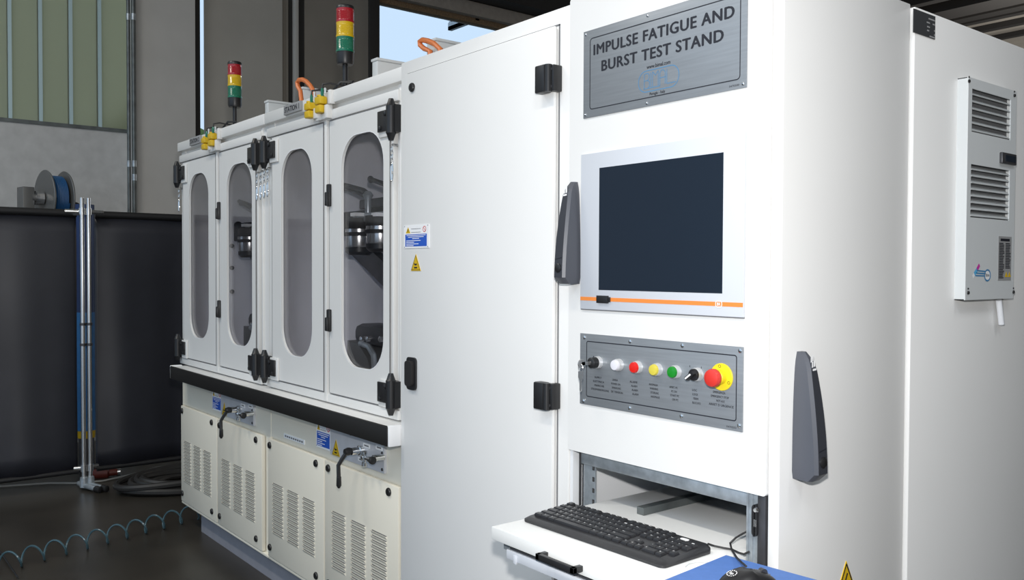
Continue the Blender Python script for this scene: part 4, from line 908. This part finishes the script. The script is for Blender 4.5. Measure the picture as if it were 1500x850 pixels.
# ------------------------------------------------------------------ keyboard tray, keyboard, mouse
ZTR = .80
XT0, XT1 = -1.552, -1.092; YT0 = -.298
kt = thing('keyboard_tray', (XT0, YT0, ZTR-.03), 'white pull-out tray carrying the keyboard below the button panel', 'tray')
b = MB(); b.box(XT0, XT1, YT0, .36, ZTR-.029, ZTR, .002); b.build('board', 'tray_white', kt)
p = at_y(788.5, 816, -.325); q = at_y(845.5, 835, -.325)
b = MB(); zh = ZTR-.0145; b.box(-1.368, -1.252, YT0-.026, YT0-.016, zh-.006, zh+.006, .001); b.box(-1.368, -1.357, YT0-.026, YT0, zh-.006, zh+.006, .001); b.box(-1.263, -1.252, YT0-.026, YT0, zh-.006, zh+.006, .001); b.build('handle', 'black_plastic', kt)
b = MB(); b.box(-1.500, -1.100, YT0+.012, YT0+.05, ZTR-.062, ZTR-.036, .001); b.build('slide_bar', 'dark_steel', kt)
b = MB(); b.box(-1.502, -1.100, YT0+.004, YT0+.012, ZTR-.060, ZTR-.040, .001); b.box(-1.475, -1.465, YT0+.001, YT0+.006, ZTR-.064, ZTR-.046, .001); b.build('slide_face', 'bezel', kt)
b = MB(); b.box(-1.545, -1.525, YT0+.03, .33, ZTR-.055, ZTR-.029); b.box(-1.118, -1.098, YT0+.06, .33, ZTR-.055, ZTR-.029); b.build('slide_rail', 'galvanised', kt)
# mouse board
ang = math.radians(5.4)
def R2(x, y, o, a): return (o[0]+x*math.cos(a)-y*math.sin(a), o[1]+x*math.sin(a)+y*math.cos(a))
mo = at_z(1063, 814, .806); 
b = MB(); b.prism([R2(x, y, mo, ang) for x, y in ((.0, .006), (.28, .006), (.28, -.25), (0, -.25))], ZTR+.0005, ZTR+.004, 'z'); b.build('mouse_board', 'tray_white', kt)
b = MB(); b.prism([R2(x, y, mo, ang) for x, y in ((.001, 0), (.24, 0), (.24, -.21), (.001, -.21))], ZTR+.004, ZTR+.007, 'z')
tag(b.build('mouse_pad', 'pad_blue'), 'blue mouse pad at the right end of the keyboard tray', 'mouse pad')

kc = V(-1.333, -.137, ZTR); KA = math.radians(1.3)
kb = thing('keyboard', kc, 'black computer keyboard lying on the white pull-out tray', 'keyboard'); kb.rotation_euler = (0, 0, KA); kb.scale = (.935, .95, .88)
KW, KD = .447, .163
def kpart(mb, name, m, sub=None, smooth=40):
    me = mb.mesh(name, (0, 0, 0), smooth); me.materials.append(MAT[m]); o = bpy.data.objects.new(name, me); COL.objects.link(o); o.parent = sub or kb; return o
bm = bmesh.new(); b = MB()
outer = rrect(-KW/2, KW/2, -KD/2, KD/2, .014, 4); innr = rrect(-KW/2+.006, KW/2-.006, -KD/2+.012, KD/2-.006, .010, 4); n = len(outer)
def kz(y): return .0115+.010*(y+KD/2)/KD
vs = [(x, y, .0015) for x, y in outer]+[(x, y, .007+.006*(y+KD/2)/KD) for x, y in outer]+[(x, y, kz(y)) for x, y in innr]
fs = [tuple(range(n))[::-1]]+[(i, (i+1) % n, n+(i+1) % n, n+i) for i in range(n)]+[(n+i, n+(i+1) % n, 2*n+(i+1) % n, 2*n+i) for i in range(n)]+[tuple(range(2*n, 3*n))]
b.add(vs, fs); kpart(b, 'case', 'key_black')
U = .01905; kx0 = -KW/2+.0115; ky0 = KD/2-.020
keyme = {}
def key_mesh(wu, du=1.0):
    if (wu, du) not in keyme:
        w2 = wu*U/2-.0009; d2 = du*U/2-.0009; h_ = .0085; i_ = .0022
        mb = MB(); mb.add([(-w2, -d2, 0), (w2, -d2, 0), (w2, d2, 0), (-w2, d2, 0), (-w2+i_*.3, -d2+i_*.3, h_*.6), (w2-i_*.3, -d2+i_*.3, h_*.6), (w2-i_*.3, d2-i_*.3, h_*.6), (-w2+i_*.3, d2-i_*.3, h_*.6),
                   (-w2+i_, -d2+i_*.8, h_), (w2-i_, -d2+i_*.8, h_), (w2-i_, d2-i_, h_), (-w2+i_, d2-i_, h_)],
                  [(0, 3, 2, 1)]+[(a, (a+1) % 4, 4+(a+1) % 4, 4+a) for a in range(4)]+[(4+a, 4+(a+1) % 4, 8+(a+1) % 4, 8+a) for a in range(4)]+[(8, 9, 10, 11)])
        me = mb.mesh('key'); me.materials.append(MAT['key_black']); keyme[(wu, du)] = me
    return keyme[(wu, du)]
leg = MB()
rows = [
 (0, [('Esc', 1), (None, 1), ('F1', 1), ('F2', 1), ('F3', 1), ('F4', 1), (None, .5), ('F5', 1), ('F6', 1), ('F7', 1), ('F8', 1), (None, .5), ('F9', 1), ('F10', 1), ('F11', 1), ('F12', 1), (None, .2), ('Prt', 1), ('Scr', 1), ('Brk', 1)]),
 (1.15, [(c_, 1) for c_ in '`1234567890-=']+[('Back', 2), (None, .2), ('Ins', 1), ('Hm', 1), ('PU', 1), (None, .2), ('Num', 1), ('/', 1), ('*', 1), ('-', 1)]),
 (2.15, [('Tab', 1.5)]+[(c_, 1) for c_ in 'QWERTYUIOP[]']+[('\\', 1.5), (None, .2), ('Del', 1), ('End', 1), ('PD', 1), (None, .2), ('7', 1), ('8', 1), ('9', 1), ('+', 1)]),
 (3.15, [('Caps', 1.75)]+[(c_, 1) for c_ in "ASDFGHJKL;'"]+[('Enter', 2.25), (None, 3.4), ('4', 1), ('5', 1), ('6', 1)]),
 (4.15, [('Shift', 2.25)]+[(c_, 1) for c_ in 'ZXCVBNM,./']+[('Shift', 2.75), (None, 1.2), ('^', 1), (None, 1.2), ('1', 1), ('2', 1), ('3', 1), ('Ent', 1)]),
 (5.15, [('Ctrl', 1.25), ('Fn', 1.25), ('Alt', 1.25), ('', 6.25), ('Alt', 1.25), ('Fn', 1.25), ('M', 1.25), ('Ctrl', 1.25), (None, .2), ('<', 1), ('v', 1), ('>', 1), (None, .2), ('0', 2), ('.', 1)])]
sl = .010/KD
for ro, ks_ in rows:
    x = 0
    for s, wu in ks_:
        if s is not None:
            cx = kx0+(x+wu/2)*U*.995; cy_ = ky0-ro*U*1.08
            if cx < KW/2-.006:
                o = bpy.data.objects.new('key', key_mesh(wu)); COL.objects.link(o); o.parent = kb; o.location = (cx, cy_, kz(cy_)-.002); o.rotation_euler = (math.atan(sl), 0, 0)
                if s: put_text(leg, s, (cx-wu*U/2+.0045, cy_+.001, kz(cy_)+.0069), UX, V(0, 1, sl), height=.0036 if len(s) == 1 else .0026, align='L', bold=.03)
        x += wu
kpart(leg, 'key_legends', 'print_white', smooth=None)
b = MB(); b.prism(rrect(.150, .172, ky0-.005, ky0+.006, .005, 4), kz(ky0), kz(ky0)+.0012, 'z'); kpart(b, 'indicator_label', 'print_white')

mp = V(*R2(.118, -.118, mo, ang), 0) if False else at_z(1095, 856, ZTR+.015); mp.z = ZTR+.007
ms = thing('mouse', mp, 'black computer mouse on the blue pad', 'mouse'); ms.rotation_euler = (0, 0, math.radians(-12)); ms.scale = (1.2, 1.15, 1.1)
def mpart(mb, name, m, smooth=60):
    me = mb.mesh(name, (0, 0, 0), smooth); me.materials.append(MAT[m]); o = bpy.data.objects.new(name, me); COL.objects.link(o); o.parent = ms; return o
bm = bmesh.new(); bmesh.ops.create_uvsphere(bm, u_segments=32, v_segments=16, radius=1)
for v in bm.verts:
    x, y, z = v.co; hz_ = .035 if y < 0 else .032
    v.co = V(x*.031*(1+.10*y*y), y*.056, max(0, z)*hz_*(1-.25*max(0, y)))
mpart(MB().bm(bm), 'shell', 'black_plastic')
b = MB()
for k in range(9):
    y = .012+.004*k; zz_ = .032*(1-.25*y/.056)*math.sqrt(max(0, 1-(y/.056)**2))+.0006
    b.box(-.0006, .0006, y-.002, y+.002, zz_-.0015, zz_)
mpart(b, 'button_split', 'label_grey')
b = MB(); b.lathe((-.004, .03, .0215), (1, 0, 0), [(0, .007), (.008, .007)], 16); mpart(b, 'scroll_wheel', 'dark_steel')
b = MB(); put_text(b, 'hp', (0, -.036, .0288), V(1, 0, 0), V(0, .93, .33), height=.008, bold=.02); 
for k in range(14): a_ = 2*PI*k/14; b.add([V(.0085*math.cos(a_+e)*s_, -.0315+.0085*math.sin(a_+e)*s_*.93, .0302+.0085*math.sin(a_+e)*s_*.33) for e, s_ in ((-.13, 1), (.13, 1), (.13, .8), (-.13, .8))], [(0, 1, 2, 3)])
mpart(b, 'round_logo', 'print_white', None)
# cables on the tray
def zc(px, py, z): return at_z(px, py, z)
pts = [zc(1037, 797, .812), zc(1046, 800, .806), zc(1060, 803, .804), zc(1072, 805, .804), zc(1082, 810, .804), zc(1090, 812, .806), zc(1098, 808, .812)]
tag(MB().tube(pts, .0022, 6).build('keyboard_cable', 'cable_black'), 'black keyboard cable running back into the cabinet opening', 'cable', 'thin cables on the tray')
pts = [at_z(1093, 830, .832), at_z(1086, 824, .825), at_z(1079, 817, .816), at_z(1072, 806, .812), at_z(1069.5, 796, .815), at_y(1078, 788, .0), at_y(1088, 782, .02), at_y(1098, 777, .03)]
tag(MB().tube(pts, .0022, 6).build('mouse_cable', 'cable_black'), 'black mouse cable curving up behind the pad into the cabinet', 'cable', 'thin cables on the tray')
pts = [at_z(x, y, .803) for x, y in ((1003, 831), (1009, 826), (1018, 823.5), (1030, 823), (1042, 823.5))]
tag(MB().tube(pts, .0013, 6).build('white_wire', 'box_white'), 'thin white wire lying on the tray beside the mouse pad', 'wire')

# ================================================================== REAR CABINET AND COOLING UNIT
XRr = -1.001
zr = (at_x(1332, 6, XRr).z+at_x(1500, 70.6, XRr).z)/2
rc = thing('rear_cabinet', (XRr, DEP, 0), 'wide white cabinet behind the control cabinet carrying the cooling unit', 'cabinet')
b = MB(); b.box(-1.60, XRr-.02, DEP+.001, 1.75, .08, zr-.004); b.build('body', 'paint_white', rc)
b = MB(); b.box(XRr-.02, XRr, DEP, 1.75, .08, zr, .003); b.build('side_panel', 'paint_white', rc)
b = MB(); b.box(-1.58, XRr-.04, DEP+.03, 1.7, 0, .08); b.build('plinth', 'paint_grey', rc)
a = at_x(1337.5, 12.5, XRr); c = at_x(1368.5, 57, XRr); d = at_x(1337.5, 47.5, XRr)
b = MB(); b.box(XRr, XRr+.002, a.y, c.y, d.z, a.z); rp = b.build('rating_plate', 'plate_dark', rc)
b = MB(); w_ = c.y-a.y; h_ = a.z-d.z
for (u, v, l) in ((.68, .80, .3), (.60, .62, .14), (.88, .62, .1), (.62, .44, .12), (.62, .28, .09), (.95, .36, .05), (.95, .18, .06), (.74, .06, .24)):
    b.box(XRr+.002, XRr+.0024, a.y+w_*u, a.y+min(w_*.98, w_*(u+l)), d.z+h_*(v-.03), d.z+h_*(v+.03))
b.build('plate_print', 'grey_plate', rc, rp)
XAC = XRr+.026
y0 = at_x(1416, 300, XAC).y; y1 = at_x(1486.5, 300, XAC).y; za = at_x(1416, 111.6, XAC).z; zb_ = (at_x(1414, 439, XAC).z+at_x(1486, 438, XAC).z)/2
ac = thing('cooling_unit', (XRr, y0, zb_), 'pale grey slatted cooling unit mounted on the rear cabinet side', 'air conditioner')
def ap(px, py, X=None): return at_x(px, py, XAC if X is None else X)
# front frame with two grille openings
g1 = (ap(1423.5, 180).y, ap(1480.5, 180).y, ap(1424, 195).z, ap(1424, 129.5).z); g2 = (ap(1423.3, 280).y, ap(1480, 280).y, ap(1424, 318.5).z, ap(1424, 240.5).z)
g1 = (g1[0], g1[1], ap(1424, 193).z, g1[3])
def frame_yz(y0, y1, z0, z1, X0_, X1_):
    b = MB(); b.box(X0_, X1_, y0, g1[0], z0, z1); b.box(X0_, X1_, g1[1], y1, z0, z1)
    b.box(X0_, X1_, g1[0], g1[1], z0, g2[2]); b.box(X0_, X1_, g1[0], g1[1], g2[3], g1[2]); b.box(X0_, X1_, g1[0], g1[1], g1[3], z1); return b
frame_yz(y0, y1, zb_, za, XAC-.003, XAC).build('front_cover', 'paint_grey_light' if 'paint_grey_light' in MAT else 'box_white', ac)
b = MB(); b.box(XRr, XAC-.003, y0, y0+.002, zb_, za); b.box(XRr, XAC-.003, y1-.002, y1, zb_, za); b.box(XRr, XAC-.003, y0, y1, za-.002, za); b.box(XRr, XAC-.003, y0, y1, zb_, zb_+.002); b.build('side_cover', 'box_white', ac)
b = MB(); b.box(XRr, XRr+.004, y0+.003, y1-.003, zb_+.003, za-.003); b.build('back_mesh', 'label_grey', ac)
for (ya, yb_, z0, z1), n in ((g1, 6), (g2, 8)):
    for k in range(n):
        z = z0+(z1-z0)*(k+.10)/n; hh = (z1-z0)/n
        b = MB(); b.prism([(XAC-.018, z+hh*.75), (XAC-.0165, z+hh*.78), (XAC, z+hh*.12), (XAC-.002, z+hh*.05)], ya, yb_, 'y')
        # prism along y uses (x, z)
        b.build('slat', 'box_white', ac)
for px, py in ((1419, 119), (1485.5, 140), (1417.7, 429), (1484, 428)):
    p = ap(px, py); MB().lathe((XAC, p.y, p.z), (1, 0, 0), [(0, .0045), (.003, .004)], 10).lathe((XAC, p.y, p.z+.010), (1, 0, 0), [(0, .0025), (.002, .002)], 8).build('screw', 'black_plastic', ac)
a = ap(1464, 223); c = ap(1484.5, 243); b = MB(); b.box(XAC, XAC+.008, a.y, c.y, c.z, a.z, .002); dsp = b.build('thermostat', 'dark_steel', ac)
b = MB(); b.box(XAC+.008, XAC+.0086, a.y+.018, c.y-.008, c.z+.006, a.z-.006); b.build('display', 'screen', ac, dsp)
a = ap(1462.5, 346); c = ap(1480.5, 411); b = MB(); b.box(XAC, XAC+.0006, a.y, c.y, c.z, a.z); ilb = b.build('instruction_label', 'grey_plate', ac)
b = MB(); w_ = c.y-a.y; h_ = a.z-c.z; x = XAC+.0008
b.box(x-.0001, x, a.y+w_*.15, a.y+w_*.85, a.z-h_*.11, a.z-h_*.05)
for k in range(22):
    z = a.z-h_*(.16+.037*k)
    b.box(x-.0001, x, a.y+w_*.06, a.y+w_*(.36+.1*random.random()), z-h_*.012, z+h_*.012)
    if k < 16: b.box(x-.0001, x, a.y+w_*.54, a.y+w_*(.84+.1*random.random()), z-h_*.012, z+h_*.012)
b.build('label_print', 'ink', ac, ilb, smooth=None)
b = MB()
for u in (.62, .86): b.prism([(a.y+w_*(u-.11), c.z+h_*.08), (a.y+w_*(u+.11), c.z+h_*.08), (a.y+w_*u, c.z+h_*.2)], x, x+.0003, 'x')
b.build('label_triangle', 'yellow', ac, ilb)
# maker's emblem: pen and ring
x = XAC+.0006
def yzq(pa, pb, wd, m, name):
    a_, c_ = ap(*pa), ap(*pb); d_ = (c_-a_).normalized(); nr = V(0, -d_.z, d_.y)*wd/2; ex = V(x-XAC, 0, 0)
    MB().add([a_+nr+ex, a_-nr+ex, c_-nr+ex, c_+nr+ex], [(0, 1, 2, 3)]).build(name, m, ac, smooth=None)
yzq((1427, 402), (1431, 395), .011, 'sky_ink', 'emblem_pen'); yzq((1431, 395), (1434.5, 388), .010, 'magenta', 'emblem_pen_cap'); yzq((1424.5, 406), (1427, 402), .009, 'print_white', 'emblem_pen_nib')
for k in range(3): yzq((1431+k*-1.2, 396.5+k*3.7), (1444, 398+k*3.2), .0035, 'ink_blue', 'emblem_line')
cr = ap(1446, 403.5); b = MB(); pts = [(cr.y+.0165*math.cos(t), cr.z+.0135*math.sin(t)) for t in [2*PI*k/28 for k in range(28)]]
b.prism(pts, XAC+.0003, x, 'x'); b.build('emblem_disc', 'print_white', ac)
b = MB(); N = 28
for k in range(N):
    a1_, a2_ = 2*PI*k/N, 2*PI*(k+1)/N
    b.add([(x+.0003, cr.y+.0185*math.cos(a1_), cr.z+.0155*math.sin(a1_)), (x+.0003, cr.y+.0185*math.cos(a2_), cr.z+.0155*math.sin(a2_)), (x+.0003, cr.y+.014*math.cos(a2_), cr.z+.0115*math.sin(a2_)), (x+.0003, cr.y+.014*math.cos(a1_), cr.z+.0115*math.sin(a1_))], [(0, 1, 2, 3)])
b.build('emblem_ring', 'ink_blue', ac, smooth=None)
b = MB(); put_text(b, 'TEXA', (x+.0005, cr.y, cr.z-.003), UY, UZ, width=.022, height=.006, bold=.02); b.build('emblem_text', 'ink', ac, smooth=None)
p = ap(1463, 440, XAC-.012); q = ap(1467, 475, XAC-.012)
MB().tube([p, (p+q)/2, q], .0075, 10).build('drain_tube', 'tube_clear', ac)
